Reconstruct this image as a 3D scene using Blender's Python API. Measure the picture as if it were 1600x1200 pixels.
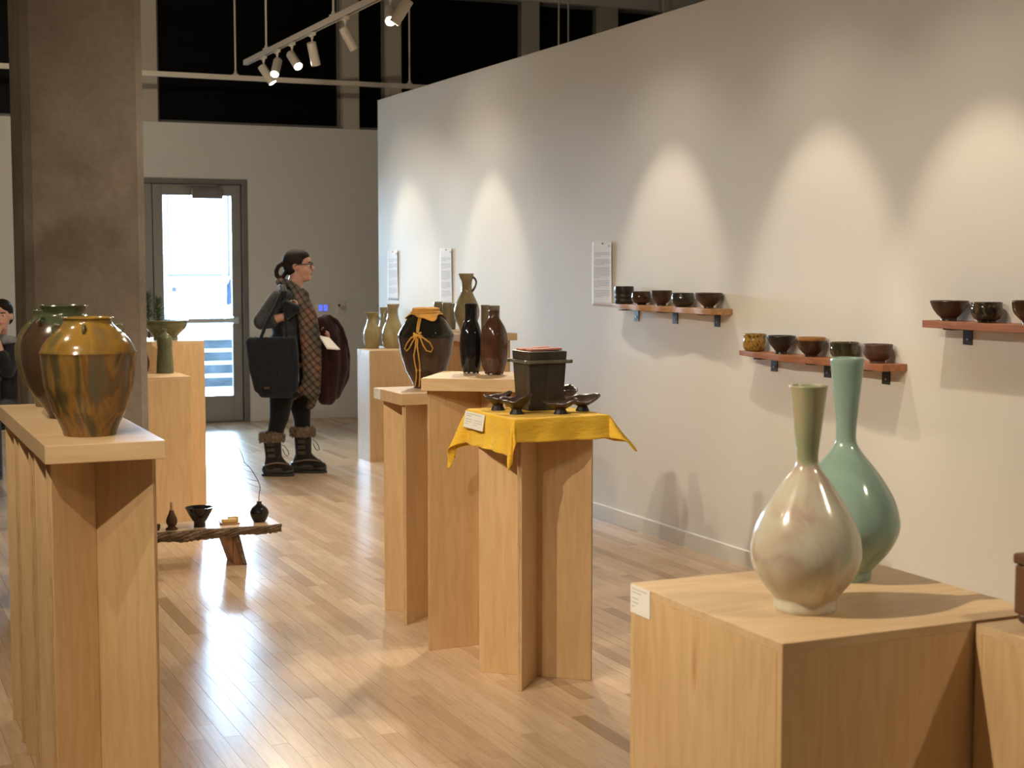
import bpy, bmesh, math, random
import numpy as np
from mathutils import Vector, Matrix, Euler

# ------------------------------------------------------------------ camera
F_PX, HORIZON, VPX, CAM_H = 2350.0, 412.0, -250.0, 1.55
PITCH = math.atan((600 - HORIZON) / F_PX)
YAW = math.atan((800 - VPX) / math.hypot(F_PX, 600 - HORIZON))
SC = bpy.context.scene
COL = SC.collection
for o in list(bpy.data.objects):
    bpy.data.objects.remove(o)
cd = bpy.data.cameras.new('camera')
cam = bpy.data.objects.new('camera', cd)
COL.objects.link(cam)
cam.location = (0, 0, CAM_H)
cam.rotation_euler = (math.pi / 2 - PITCH, 0, -YAW)
cd.sensor_width = 36.0
cd.lens = F_PX / 1600 * 36.0
cd.clip_start, cd.clip_end = 0.05, 200
cd.dof.use_dof = True
cd.dof.focus_distance = 6.0
cd.dof.aperture_fstop = 6.5
SC.camera = cam

# ------------------------------------------------------------------ world, daylight, exposure
w = bpy.data.worlds.new('world')
SC.world = w
w.use_nodes = True
bg = w.node_tree.nodes['Background']
bg.inputs[0].default_value = (0.80, 0.90, 1.0, 1)
bg.inputs[1].default_value = 14.0
vs = SC.view_settings
vs.view_transform = 'Standard'
vs.look = 'None'
vs.gamma = 1.0
vs.use_curve_mapping = False
vs.exposure = -0.1


def area_light(name, loc, rot, sx, sy, power, color):
    l = bpy.data.lights.new(name, 'AREA')
    l.shape = 'RECTANGLE'
    l.size, l.size_y = sx, sy
    l.energy = power
    l.color = color
    o = bpy.data.objects.new(name, l)
    COL.objects.link(o)
    o.location = loc
    o.rotation_euler = rot
    return o


# daylight falling through the tall stair hall windows behind the glass doors
area_light('hall_daylight', (2.4, 23.35, 2.55), (math.radians(-90), 0, 0), 7.6, 2.2, 8000, (0.55, 0.76, 1.0))

# ------------------------------------------------------------------ pixel helpers (1600x1200 frame)
_f = np.array([math.sin(YAW) * math.cos(PITCH), math.cos(YAW) * math.cos(PITCH), -math.sin(PITCH)])
_r = np.array([math.cos(YAW), -math.sin(YAW), 0.0])
_u = np.cross(_r, _f)
_c = np.array([0, 0, CAM_H])


def ray(x, y): return _f + _r * (x - 800) / F_PX - _u * (y - 600) / F_PX


def onz(x, y, z=0.0):
    r = ray(x, y); return _c + r * (z - CAM_H) / r[2]


def onX(x, y, X):
    r = ray(x, y); return _c + r * X / r[0]


def onY(x, y, Y):
    r = ray(x, y); return _c + r * Y / r[1]


def depth(P): return float((np.array(P) - _c) @ _f)


def pix(P):
    d = np.array(P) - _c
    z = d @ _f
    return 800 + F_PX * (d @ _r) / z, 600 - F_PX * (d @ _u) / z, z


# ------------------------------------------------------------------ materials
MATS = {}


def mat_base(name, color=(.5, .5, .5), rough=.5, metal=0.0, spec=.5, coat=0.0):
    m = bpy.data.materials.new(name)
    m.use_nodes = True
    b = m.node_tree.nodes['Principled BSDF']
    b.inputs['Base Color'].default_value = (*color, 1)
    b.inputs['Roughness'].default_value = rough
    b.inputs['Metallic'].default_value = metal
    b.inputs['Specular IOR Level'].default_value = spec
    b.inputs['Coat Weight'].default_value = coat
    b.inputs['Coat Roughness'].default_value = .05
    MATS[name] = m
    return m, m.node_tree, b


def node(nt, kind, **kw):
    n = nt.nodes.new(kind)
    for k, v in kw.items():
        if k in ('operation', 'blend_type', 'data_type', 'attribute_name', 'noise_dimensions', 'feature', 'wave_type', 'bands_direction', 'distance', 'interpolation'):
            setattr(n, k, v)
    return n


def ramp(nt, stops, src):
    r = nt.nodes.new('ShaderNodeValToRGB')
    e = r.color_ramp.elements
    while len(e) < len(stops):
        e.new(0.5)
    for i, (p, c) in enumerate(stops):
        e[i].position = p
        e[i].color = (*c, 1)
    nt.links.new(src, r.inputs[0])
    return r.outputs[0]


def noise(nt, scale, stretch=(1, 1, 1), detail=3, distort=0.0, coord='Object', rough=.5):
    tc = nt.nodes.new('ShaderNodeTexCoord')
    mp = nt.nodes.new('ShaderNodeMapping')
    mp.inputs['Scale'].default_value = stretch
    nt.links.new(tc.outputs[coord], mp.inputs[0])
    n = nt.nodes.new('ShaderNodeTexNoise')
    n.inputs['Scale'].default_value = scale
    n.inputs['Detail'].default_value = detail
    n.inputs['Roughness'].default_value = rough
    n.inputs['Distortion'].default_value = distort
    nt.links.new(mp.outputs[0], n.inputs['Vector'])
    return n.outputs[0]


def bump(nt, b, src, strength=.2, dist=.002):
    bn = nt.nodes.new('ShaderNodeBump')
    bn.inputs['Strength'].default_value = strength
    bn.inputs['Distance'].default_value = dist
    nt.links.new(src, bn.inputs['Height'])
    nt.links.new(bn.outputs[0], b.inputs['Normal'])


def plain(name, color, rough=.5, metal=0.0, var=.12, scale=6.0, stretch=(1, 1, 1), bmp=0.0, spec=.5, bscale=None):
    m, nt, b = mat_base(name, color, rough, metal, spec)
    n = noise(nt, scale, stretch, 4)
    lo = tuple(max(0, c * (1 - var)) for c in color)
    hi = tuple(min(1, c * (1 + var)) for c in color)
    nt.links.new(ramp(nt, [(.3, lo), (.7, hi)], n), b.inputs['Base Color'])
    if bmp:
        bump(nt, b, noise(nt, bscale or scale * 6, stretch, 3), bmp)
    return m


def wood(name, c1, c2, c3=None, grain='z', rough=.45, scale=5.0, k=9.0):
    m, nt, b = mat_base(name, c1, rough)
    st = {'z': (k, k, 1), 'x': (1, k, k), 'y': (k, 1, k)}[grain]
    n = noise(nt, scale, st, 6, .8)
    n2 = noise(nt, 1.6, (1, 1, .6), 2, .4)
    base = ramp(nt, [(.32, c2), (.62, c1)], n)
    mx = nt.nodes.new('ShaderNodeMixRGB')
    mx.blend_type = 'MULTIPLY'
    mx.inputs[0].default_value = 1.0
    nt.links.new(base, mx.inputs[1])
    nt.links.new(ramp(nt, [(.35, c3 or (.9, .87, .82)), (.65, (1, 1, 1))], n2), mx.inputs[2])
    nt.links.new(mx.outputs[0], b.inputs['Base Color'])
    bump(nt, b, n, .08, .001)
    return m


def glaze(name, stops, scale=9.0, stretch=(1, 1, .35), rough=.14, distort=1.2, split=None, coat=.0, bmp=.0, detail=4):
    """stops: colour ramp over noise; split=(z0, fuzz, stops2): other glaze above height z0"""
    m, nt, b = mat_base(name, stops[0][1], rough, 0, .5, coat)
    n = noise(nt, scale, stretch, detail, distort)
    out = ramp(nt, stops, n)
    if split:
        z0, fuzz, st2 = split
        up = ramp(nt, st2, noise(nt, scale * 1.3, stretch, 4, .6))
        tc = nt.nodes.new('ShaderNodeTexCoord')
        sx = nt.nodes.new('ShaderNodeSeparateXYZ')
        nt.links.new(tc.outputs['Object'], sx.inputs[0])
        nn = noise(nt, 14.0, (1, 1, .5), 2)
        ma = nt.nodes.new('ShaderNodeMath'); ma.operation = 'MULTIPLY_ADD'
        nt.links.new(nn, ma.inputs[0]); ma.inputs[1].default_value = fuzz
        nt.links.new(sx.outputs[2], ma.inputs[2])
        mr = nt.nodes.new('ShaderNodeMapRange')
        mr.inputs[1].default_value = z0 + fuzz * .5 - .004
        mr.inputs[2].default_value = z0 + fuzz * .5 + .004
        nt.links.new(ma.outputs[0], mr.inputs[0])
        mx = nt.nodes.new('ShaderNodeMixRGB')
        nt.links.new(mr.outputs[0], mx.inputs[0])
        nt.links.new(out, mx.inputs[1]); nt.links.new(up, mx.inputs[2])
        out = mx.outputs[0]
    nt.links.new(out, b.inputs['Base Color'])
    if bmp:
        bump(nt, b, noise(nt, 60, (1, 1, 1), 2), bmp, .002)
    return m


def fabric(name, color, var=.2, rough=.9, scale=30):
    m, nt, b = mat_base(name, color, rough, 0, .2)
    b.inputs['Sheen Weight'].default_value = .15
    n = noise(nt, scale, (1, 1, .5), 3)
    nt.links.new(ramp(nt, [(.3, tuple(c * (1 - var) for c in color)), (.7, tuple(min(1, c * (1 + var)) for c in color))], n), b.inputs['Base Color'])
    bump(nt, b, noise(nt, 14, (1, 1, .4), 3), .25, .01)
    return m


def emitter(name, color, strength):
    m = bpy.data.materials.new(name)
    m.use_nodes = True
    nt = m.node_tree
    nt.nodes.remove(nt.nodes['Principled BSDF'])
    e = nt.nodes.new('ShaderNodeEmission')
    e.inputs[0].default_value = (*color, 1)
    e.inputs[1].default_value = strength
    nt.links.new(e.outputs[0], nt.nodes['Material Output'].inputs[0])
    MATS[name] = m
    return m


def clear_glass(name):
    m = bpy.data.materials.new(name)
    m.use_nodes = True
    nt = m.node_tree
    nt.nodes.remove(nt.nodes['Principled BSDF'])
    t = nt.nodes.new('ShaderNodeBsdfTransparent')
    t.inputs[0].default_value = (.93, .96, .97, 1)
    g = nt.nodes.new('ShaderNodeBsdfGlossy')
    g.inputs['Roughness'].default_value = .02
    fr = nt.nodes.new('ShaderNodeFresnel'); fr.inputs[0].default_value = 1.35
    mx = nt.nodes.new('ShaderNodeMixShader')
    nt.links.new(fr.outputs[0], mx.inputs[0])
    nt.links.new(t.outputs[0], mx.inputs[1]); nt.links.new(g.outputs[0], mx.inputs[2])
    nt.links.new(mx.outputs[0], nt.nodes['Material Output'].inputs[0])
    MATS[name] = m
    return m


plain('wall_paint', (.74, .72, .67), .75, var=.02, scale=1.2, bmp=.03, bscale=90, spec=.25)
plain('hall_paint', (.74, .77, .80), .7, var=.02, scale=1.0)
plain('ceiling_paint', (.5, .46, .40), .9, var=.05, scale=1.0)
plain('trim_paint', (.72, .70, .64), .45, var=.02, scale=2.0)
plain('mullion_paint', (.52, .47, .39), .55, var=.03, scale=2.0)
plain('frame_metal', (.20, .19, .18), .45, .4, var=.08, scale=3.0)
plain('door_metal', (.30, .28, .25), .42, .5, var=.06, scale=3.0)
plain('black_pane', (.004, .004, .004), .35, var=.1, spec=.12)
plain('track_white', (.66, .60, .50), .4, var=.03)
plain('subfloor', (.10, .06, .03), .9, var=.1)
plain('dark_steel', (.035, .028, .024), .5, .3, var=.2, scale=20)
plain('steel', (.55, .54, .52), .3, .9, var=.05)
plain('paper', (.82, .79, .76), .8, var=.02)
plain('card', (.82, .79, .73), .75, var=.02)
plain('ink', (.46, .43, .42), .8, var=.1)
plain('ink_dark', (.08, .08, .09), .8, var=.1)
wood('maple', (.70, .485, .265), (.62, .41, .21))
wood('maple_flat', (.71, .51, .30), (.63, .43, .235), grain='x')
wood('ply_edge', (.66, .47, .27), (.40, .25, .12), grain='z', scale=14, k=14)
wood('red_shelf', (.42, .165, .075), (.30, .11, .05), grain='y', scale=6)
wood('pale_shelf', (.56, .33, .16), (.42, .20, .09), grain='y', scale=6)
wood('slab_wood', (.62, .45, .29), (.48, .31, .17), grain='x', scale=5)
wood('leg_wood', (.40, .20, .10), (.28, .12, .06), grain='z', scale=6)
plain('bark', (.17, .115, .072), .95, var=.6, scale=28, stretch=(.5, 1, 1.6), bmp=1.0, bscale=45)
plain('chair_shell', (.8, .82, .84), .4, var=.02)
clear_glass('clear_glass')
emitter('lamp_lens', (1.0, .93, .80), 60.0)
emitter('switch_glow', (.10, .14, 1.0), 1.6)

# concrete column
m, nt, b = mat_base('concrete', (.2, .17, .14), .85, 0, .3)
n1 = noise(nt, 1.9, (1, 1, .8), 5, .6)
n2 = noise(nt, 30, (1, 1, 1), 4)
c_a = ramp(nt, [(.32, (.20, .17, .135)), (.50, (.29, .25, .205)), (.70, (.39, .34, .285))], n1)
mx = node(nt, 'ShaderNodeMixRGB', blend_type='MULTIPLY')
mx.inputs[0].default_value = 1
nt.links.new(c_a, mx.inputs[1])
nt.links.new(ramp(nt, [(.3, (.85, .85, .85)), (.7, (1, 1, 1))], n2), mx.inputs[2])
nt.links.new(mx.outputs[0], b.inputs['Base Color'])
bump(nt, b, n2, .25, .004)

# strip floor: per plank tone comes from a face attribute
m, nt, b = mat_base('maple_floor', (.6, .43, .26), .27, 0, .36)
at = nt.nodes.new('ShaderNodeAttribute'); at.attribute_name = 'tone'
c_p = ramp(nt, [(0.0, (.42, .27, .155)), (.25, (.58, .40, .25)), (.6, (.66, .475, .31)), (1.0, (.74, .55, .37))], at.outputs['Fac'])
gr = noise(nt, 9, (10, .7, 1), 5, .5)
mx = node(nt, 'ShaderNodeMixRGB', blend_type='MULTIPLY'); mx.inputs[0].default_value = 1
nt.links.new(c_p, mx.inputs[1])
nt.links.new(ramp(nt, [(.3, (.88, .84, .80)), (.6, (1, 1, 1))], gr), mx.inputs[2])
nt.links.new(mx.outputs[0], b.inputs['Base Color'])
rr = nt.nodes.new('ShaderNodeMapRange')
rr.inputs[3].default_value = .19; rr.inputs[4].default_value = .29
nt.links.new(noise(nt, 2.5, (1, 1, 1), 3), rr.inputs[0])
nt.links.new(rr.outputs[0], b.inputs['Roughness'])

# ------------------------------------------------------------------ mesh helpers


class MB:
    def __init__(s):
        s.v, s.f = [], []

    def add(s, verts, faces):
        k = len(s.v)
        s.v += [tuple(p) for p in verts]
        s.f += [tuple(i + k for i in f) for f in faces]
        return s

    def box(s, a, b_):
        (x0, y0, z0), (x1, y1, z1) = a, b_
        v = [(x0, y0, z0), (x1, y0, z0), (x1, y1, z0), (x0, y1, z0), (x0, y0, z1), (x1, y0, z1), (x1, y1, z1), (x0, y1, z1)]
        return s.add(v, [(3, 2, 1, 0), (4, 5, 6, 7), (0, 1, 5, 4), (1, 2, 6, 5), (2, 3, 7, 6), (3, 0, 4, 7)])

    def obox(s, c, ux, uy, uz):
        c, ux, uy, uz = map(Vector, (c, ux, uy, uz))
        v = [c + ux * i + uy * j + uz * k for k in (-1, 1) for i, j in ((-1, -1), (1, -1), (1, 1), (-1, 1))]
        return s.add(v, [(3, 2, 1, 0), (4, 5, 6, 7), (0, 1, 5, 4), (1, 2, 6, 5), (2, 3, 7, 6), (3, 0, 4, 7)])

    def lathe(s, prof, seg=40, fn=None, c=(0, 0, 0), cap0=True, cap1=False):
        """prof: [(r,z)]; fn(theta, r, z) -> (r, z)"""
        rings, vs_ = [], []
        for r, z in prof:
            ring = []
            for i in range(seg):
                t = 2 * math.pi * i / seg
                rr_, zz = fn(t, r, z) if fn else (r, z)
                ring.append(len(vs_))
                vs_.append((c[0] + rr_ * math.cos(t), c[1] + rr_ * math.sin(t), c[2] + zz))
            rings.append(ring)
        fs = []
        for a, b_ in zip(rings, rings[1:]):
            for i in range(seg):
                j = (i + 1) % seg
                fs.append((a[i], a[j], b_[j], b_[i]))
        if cap0: fs.append(tuple(reversed(rings[0])))
        if cap1: fs.append(tuple(rings[-1]))
        return s.add(vs_, fs)

    def tube(s, pts, r, seg=8, closed=False, caps=True):
        pts = [Vector(p) for p in pts]
        rs = r if isinstance(r, (list, tuple)) else [r] * len(pts)
        n = len(pts)
        vs_, rings = [], []
        up = Vector((.13, .31, .94))
        for i, p in enumerate(pts):
            if closed: t = pts[(i + 1) % n] - pts[i - 1]
            else: t = pts[min(i + 1, n - 1)] - pts[max(i - 1, 0)]
            t.normalize()
            a = up - t * up.dot(t)
            if a.length < 1e-3: a = Vector((1, 0, 0)) - t * t.x
            a.normalize(); up = a
            bb = t.cross(a)
            ring = []
            for k in range(seg):
                an = 2 * math.pi * k / seg
                ring.append(len(vs_))
                vs_.append(p + (a * math.cos(an) + bb * math.sin(an)) * rs[i])
            rings.append(ring)
        fs = []
        rr_ = rings + [rings[0]] if closed else rings
        for a, b_ in zip(rr_, rr_[1:]):
            for k in range(seg):
                j = (k + 1) % seg
                fs.append((a[k], a[j], b_[j], b_[k]))
        if caps and not closed:
            fs.append(tuple(reversed(rings[0]))); fs.append(tuple(rings[-1]))
        return s.add(vs_, fs)

    def capsule(s, p0, p1, r0, r1, seg=16, hn=5):
        p0, p1 = Vector(p0), Vector(p1)
        t = (p1 - p0)
        L = t.length
        t = t / L if L > 1e-6 else Vector((0, 0, 1))
        pts, rs = [], []
        for i in range(hn):
            a = math.pi / 2 * (1 - i / hn)
            pts.append(p0 - t * r0 * math.sin(a)); rs.append(max(r0 * math.cos(a), r0 * .03))
        pts.append(p0); rs.append(r0)
        if L > 1e-6: pts.append(p1); rs.append(r1)
        for i in range(1, hn + 1):
            a = math.pi / 2 * i / hn
            pts.append(p1 + t * r1 * math.sin(a)); rs.append(max(r1 * math.cos(a), r1 * .03))
        # straight axis: own rings
        a = Vector((1, 0, 0)) if abs(t.x) < .8 else Vector((0, 1, 0))
        a = (a - t * a.dot(t)).normalized(); bb = t.cross(a)
        vs_, rings = [], []
        for p, r in zip(pts, rs):
            ring = []
            for k in range(seg):
                an = 2 * math.pi * k / seg
                ring.append(len(vs_)); vs_.append(p + (a * math.cos(an) + bb * math.sin(an)) * r)
            rings.append(ring)
        fs = []
        for q, w_ in zip(rings, rings[1:]):
            for k in range(seg):
                j = (k + 1) % seg
                fs.append((q[k], q[j], w_[j], w_[k]))
        fs.append(tuple(reversed(rings[0]))); fs.append(tuple(rings[-1]))
        return s.add(vs_, fs)

    def ell(s, c, rad, rot=(0, 0, 0), seg=20, rings=12):
        M = Euler(rot).to_matrix()
        vs_, rr_ = [], []
        for i in range(1, rings):
            ph = math.pi * i / rings
            ring = []
            for k in range(seg):
                t = 2 * math.pi * k / seg
                ring.append(len(vs_))
                vs_.append(Vector(c) + M @ Vector((rad[0] * math.sin(ph) * math.cos(t), rad[1] * math.sin(ph) * math.sin(t), -rad[2] * math.cos(ph))))
            rr_.append(ring)
        b0 = len(vs_); vs_.append(Vector(c) + M @ Vector((0, 0, -rad[2])))
        t0 = len(vs_); vs_.append(Vector(c) + M @ Vector((0, 0, rad[2])))
        fs = []
        for q, w_ in zip(rr_, rr_[1:]):
            for k in range(seg):
                j = (k + 1) % seg
                fs.append((q[k], q[j], w_[j], w_[k]))
        for k in range(seg):
            j = (k + 1) % seg
            fs.append((b0, rr_[0][j], rr_[0][k])); fs.append((t0, rr_[-1][k], rr_[-1][j]))
        return s.add(vs_, fs)

    def prism(s, poly, axis, a, b_):
        """poly: 2D outline; axis 'x','y','z' extrude from a to b_"""
        def P(p, h):
            return {'x': (h, p[0], p[1]), 'y': (p[0], h, p[1]), 'z': (p[0], p[1], h)}[axis]
        n = len(poly)
        v = [P(p, a) for p in poly] + [P(p, b_) for p in poly]
        f = [tuple(range(n - 1, -1, -1)), tuple(range(n, 2 * n))]
        f += [(i, (i + 1) % n, n + (i + 1) % n, n + i) for i in range(n)]
        return s.add(v, f)

    def grid(s, fn, nu, nv):
        v = [fn(i / nu, j / nv) for j in range(nv + 1) for i in range(nu + 1)]
        f = [(j * (nu + 1) + i, j * (nu + 1) + i + 1, (j + 1) * (nu + 1) + i + 1, (j + 1) * (nu + 1) + i) for j in range(nv) for i in range(nu)]
        return s.add(v, f)

    def mesh(s, name):
        me = bpy.data.meshes.new(name)
        me.from_pydata([tuple(p) for p in s.v], [], s.f)
        bm = bmesh.new(); bm.from_mesh(me)
        bmesh.ops.recalc_face_normals(bm, faces=bm.faces)
        bm.to_mesh(me); bm.free()
        return me

    def build(s, name, mat, parent=None, loc=None, rz=0.0, smooth=None, bevel=0.0, solid=0.0, sub=0):
        me = s.mesh(name)
        me.materials.append(MATS[mat])
        o = bpy.data.objects.new(name, me)
        COL.objects.link(o)
        if loc is not None: o.location = loc
        o.rotation_euler = (0, 0, rz)
        if parent is not None: o.parent = parent
        if solid:
            md = o.modifiers.new('solid', 'SOLIDIFY'); md.thickness = solid; md.offset = 0
        if bevel:
            md = o.modifiers.new('bevel', 'BEVEL'); md.width = bevel; md.segments = 2; md.limit_method = 'ANGLE'
        if sub:
            md = o.modifiers.new('sub', 'SUBSURF'); md.levels = sub; md.render_levels = sub
        if smooth is not None:
            smooth_by_angle(me, smooth)
        return o


def smooth_by_angle(me, deg):
    bm = bmesh.new(); bm.from_mesh(me)
    lim = math.radians(deg)
    for f in bm.faces: f.smooth = True
    for e in bm.edges:
        e.smooth = not (len(e.link_faces) == 2 and e.calc_face_angle(0) > lim)
    bm.to_mesh(me); bm.free()


def tag(o, label=None, cat=None, group=None, kind=None):
    if label: o['label'] = label
    if cat: o['category'] = cat
    if group: o['group'] = group
    if kind: o['kind'] = kind
    return o


def empty(name, loc, rz=0.0, label=None, cat=None, group=None, kind=None):
    o = bpy.data.objects.new(name, None)
    o.empty_display_size = .1
    COL.objects.link(o)
    o.location = loc
    o.rotation_euler = (0, 0, rz)
    return tag(o, label, cat, group, kind)


def copy_tree(o, parent=None):
    c = o.copy()
    COL.objects.link(c)
    c.parent = parent
    for ch in list(o.children):
        copy_tree(ch, c)
    return c


def struct(o): return tag(o, kind='structure')


def blob(name, build, voxel, mat, parent=None, smooth_it=3, loc=None, rz=0.0):
    """one continuous skin over the shapes that build(mb) adds"""
    mb = MB(); build(mb)
    me = mb.mesh('tmp_' + name)
    t = bpy.data.objects.new('tmp_' + name, me)
    COL.objects.link(t)
    rm = t.modifiers.new('r', 'REMESH'); rm.mode = 'VOXEL'; rm.voxel_size = voxel; rm.use_smooth_shade = True
    if smooth_it:
        sm = t.modifiers.new('s', 'SMOOTH'); sm.factor = .5; sm.iterations = smooth_it
    dg = bpy.context.evaluated_depsgraph_get()
    out = bpy.data.meshes.new_from_object(t.evaluated_get(dg))
    out.name = name
    bpy.data.objects.remove(t)
    bpy.data.meshes.remove(me)
    out.materials.clear(); out.materials.append(MATS[mat])
    o = bpy.data.objects.new(name, out)
    COL.objects.link(o)
    for p in out.polygons: p.use_smooth = True
    if parent is not None: o.parent = parent
    if loc is not None: o.location = loc
    o.rotation_euler = (0, 0, rz)
    return o


R = random.Random(7)
# ------------------------------------------------------------------ the room
XL, XR, YF, YB, ZC = -4.0, 9.5, -2.6, 14.53, 4.8
WX = 4.2                    # face of the display wall
WEND, WTOP = 12.23, 2.93

# floor: dark base, strip planks on top
fl = MB().box((XL, YF, -.12), (XR, YB + .2, -.012)).build('floor', 'subfloor')
struct(fl)
PW = .06
rf = random.Random(11)
planks = []
nrow = int((XR - XL) / PW) + 1
for i in range(nrow):
    x0 = XL + i * PW
    y = YF - rf.random() * 1.2
    while y < YB + .2:
        L = rf.choice((.35, .5, .62, .75, .9, 1.1, 1.3))
        t = min(1, max(0, rf.gauss(.56, .24)))
        if rf.random() < .06: t *= .35
        g = rf.choice((.0003, .0004, .0007))
        a = (x0 + g, max(y + .0005, YF), -.012)
        e = (x0 + PW - g, min(y + L - .0005, YB + .2), rf.uniform(-.0003, 0.0))
        y += L
        if e[1] - a[1] < .03: continue
        cx, cy = (a[0] + e[0]) / 2, (a[1] + e[1]) / 2
        area = -1
        if cy > 1.0:
            qx, qy, qd = pix((cx, cy, 0))
            blocked = (qx > 965 and qy > 880) or (qx < 255 and qy > 700) or (650 < qx < 930 and qy < 1045) or qx > 1180
            if qd > .5 and -20 < qx < 1180 and 640 < qy < 1215 and not blocked and cx < WX:
                area = PW * (e[1] - a[1]) / qd ** 3
        planks.append((area, a, e, t))
planks.sort(key=lambda p: -p[0])


def tone_attr(me, tones):
    at = me.attributes.new('tone', 'FLOAT', 'FACE')
    at.data.foreach_set('value', tones)


for area, a, e, t in planks[:300]:
    mb = MB().box((a[0], a[1], a[2]), e)
    o = mb.build('plank', 'maple_floor', fl)
    tone_attr(o.data, [t] * 6)
mb = MB(); tones = []
for area, a, e, t in planks[300:]:
    mb.box(a, e); tones += [t] * 6
me = bpy.data.meshes.new('plank_field')
me.from_pydata(mb.v, [], mb.f)
tone_attr(me, tones)
me.materials.append(MATS['maple_floor'])
pf = bpy.data.objects.new('plank_field', me)
COL.objects.link(pf)
pf.parent = fl
tag(pf, kind='stuff')

struct(MB().box((XL - .2, YF - .2, ZC), (XR + .2, YB + .2, ZC + .15)).build('ceiling', 'ceiling_paint'))
struct(MB().box((XL - .2, YF, 0), (XL, YB + .2, ZC)).build('wall_left', 'wall_paint'))
struct(MB().box((XL - .2, YF - .2, 0), (XR + .2, YF, ZC)).build('wall_front', 'wall_paint'))
struct(MB().box((XR, YF, 0), (XR + .2, YB + .2, ZC)).build('wall_far_side', 'wall_paint'))
struct(MB().box((WX, YF, 0), (WX + .16, WEND, WTOP)).build('wall_right', 'wall_paint', bevel=.003))
SILL, HEAD = 2.89, 4.29
DX0, DX1, DTOP = 1.78, 3.645, 2.365
wb = MB()
wb.box((XL, YB, 0), (DX0, YB + .2, SILL)).box((DX1, YB, 0), (XR, YB + .2, SILL)).box((DX0, YB, DTOP), (DX1, YB + .2, SILL)).box((XL, YB, HEAD), (XR, YB + .2, ZC))
struct(wb.build('wall_back', 'wall_paint'))
bb = MB().prism([(WX - .014, 0), (WX, 0), (WX, .088), (WX - .009, .088), (WX - .014, .083)], 'y', YF, WEND)
struct(bb.build('baseboard_right', 'trim_paint'))
bk = MB().box((XL, YB - .014, 0), (DX0 - .05, YB, .088)).box((DX1 + .05, YB - .014, 0), (XR, YB, .088))
struct(bk.build('baseboard_back', 'trim_paint', bevel=.003))

# clerestory windows above the back wall: dark panes between pale posts
posts = [(-2.1, -1.93), (.1, .27), (2.62, 2.80), (4.63, 4.80), (5.10, 5.25), (6.62, 6.79), (7.50, 7.72)]
for k, (x0, x1) in enumerate(posts):
    struct(MB().box((x0, YB, SILL), (x1, YB + .2, HEAD)).build('trim_%d' % (k + 1), 'mullion_paint', bevel=.004))
edges = [XL] + [v for p in posts for v in p] + [XR]
for k in range(0, len(edges), 2):
    x0, x1 = edges[k], edges[k + 1]
    wn = empty('window_%d' % (k // 2 + 1), (x0, YB, SILL), kind='structure')
    W, Hh = x1 - x0, HEAD - SILL
    fr = MB()
    t = .032
    fr.box((0, .09, 0), (t, .15, Hh)).box((W - t, .09, 0), (W, .15, Hh)).box((t, .09, 0), (W - t, .15, t)).box((t, .09, Hh - t), (W - t, .15, Hh))
    fr.build('window_frame', 'frame_metal', wn, bevel=.002)
    MB().box((0, .0, 0), (W, .088, .012)).build('window_sill', 'frame_metal', wn, bevel=.002)
    MB().box((t, .115, t), (W - t, .125, Hh - t)).build('pane', 'black_pane', wn)
    MB().box((t, .15, t), (W - t, .16, Hh - t)).build('blind', 'black_pane', wn)

# square concrete column with chamfered arrises
cx0, cx1, cy0, cy1, ch = .755, 1.285, 7.0, 7.53, .035
poly = [(cx0 + ch, cy0), (cx1 - ch, cy0), (cx1, cy0 + ch), (cx1, cy1 - ch), (cx1 - ch, cy1), (cx0 + ch, cy1), (cx0, cy1 - ch), (cx0, cy0 + ch)]
struct(MB().prism(poly, 'z', 0, ZC).build('concrete_column', 'concrete'))

# glazed double door
d1 = empty('door_1', ((DX0 + DX1) / 2, YB, 0), kind='structure')
ox, oy = -(DX0 + DX1) / 2, 0


def dbox(mb, x0, x1, y0, y1, z0, z1): return mb.box((x0 + ox, y0, z0), (x1 + ox, y1, z1))


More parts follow.
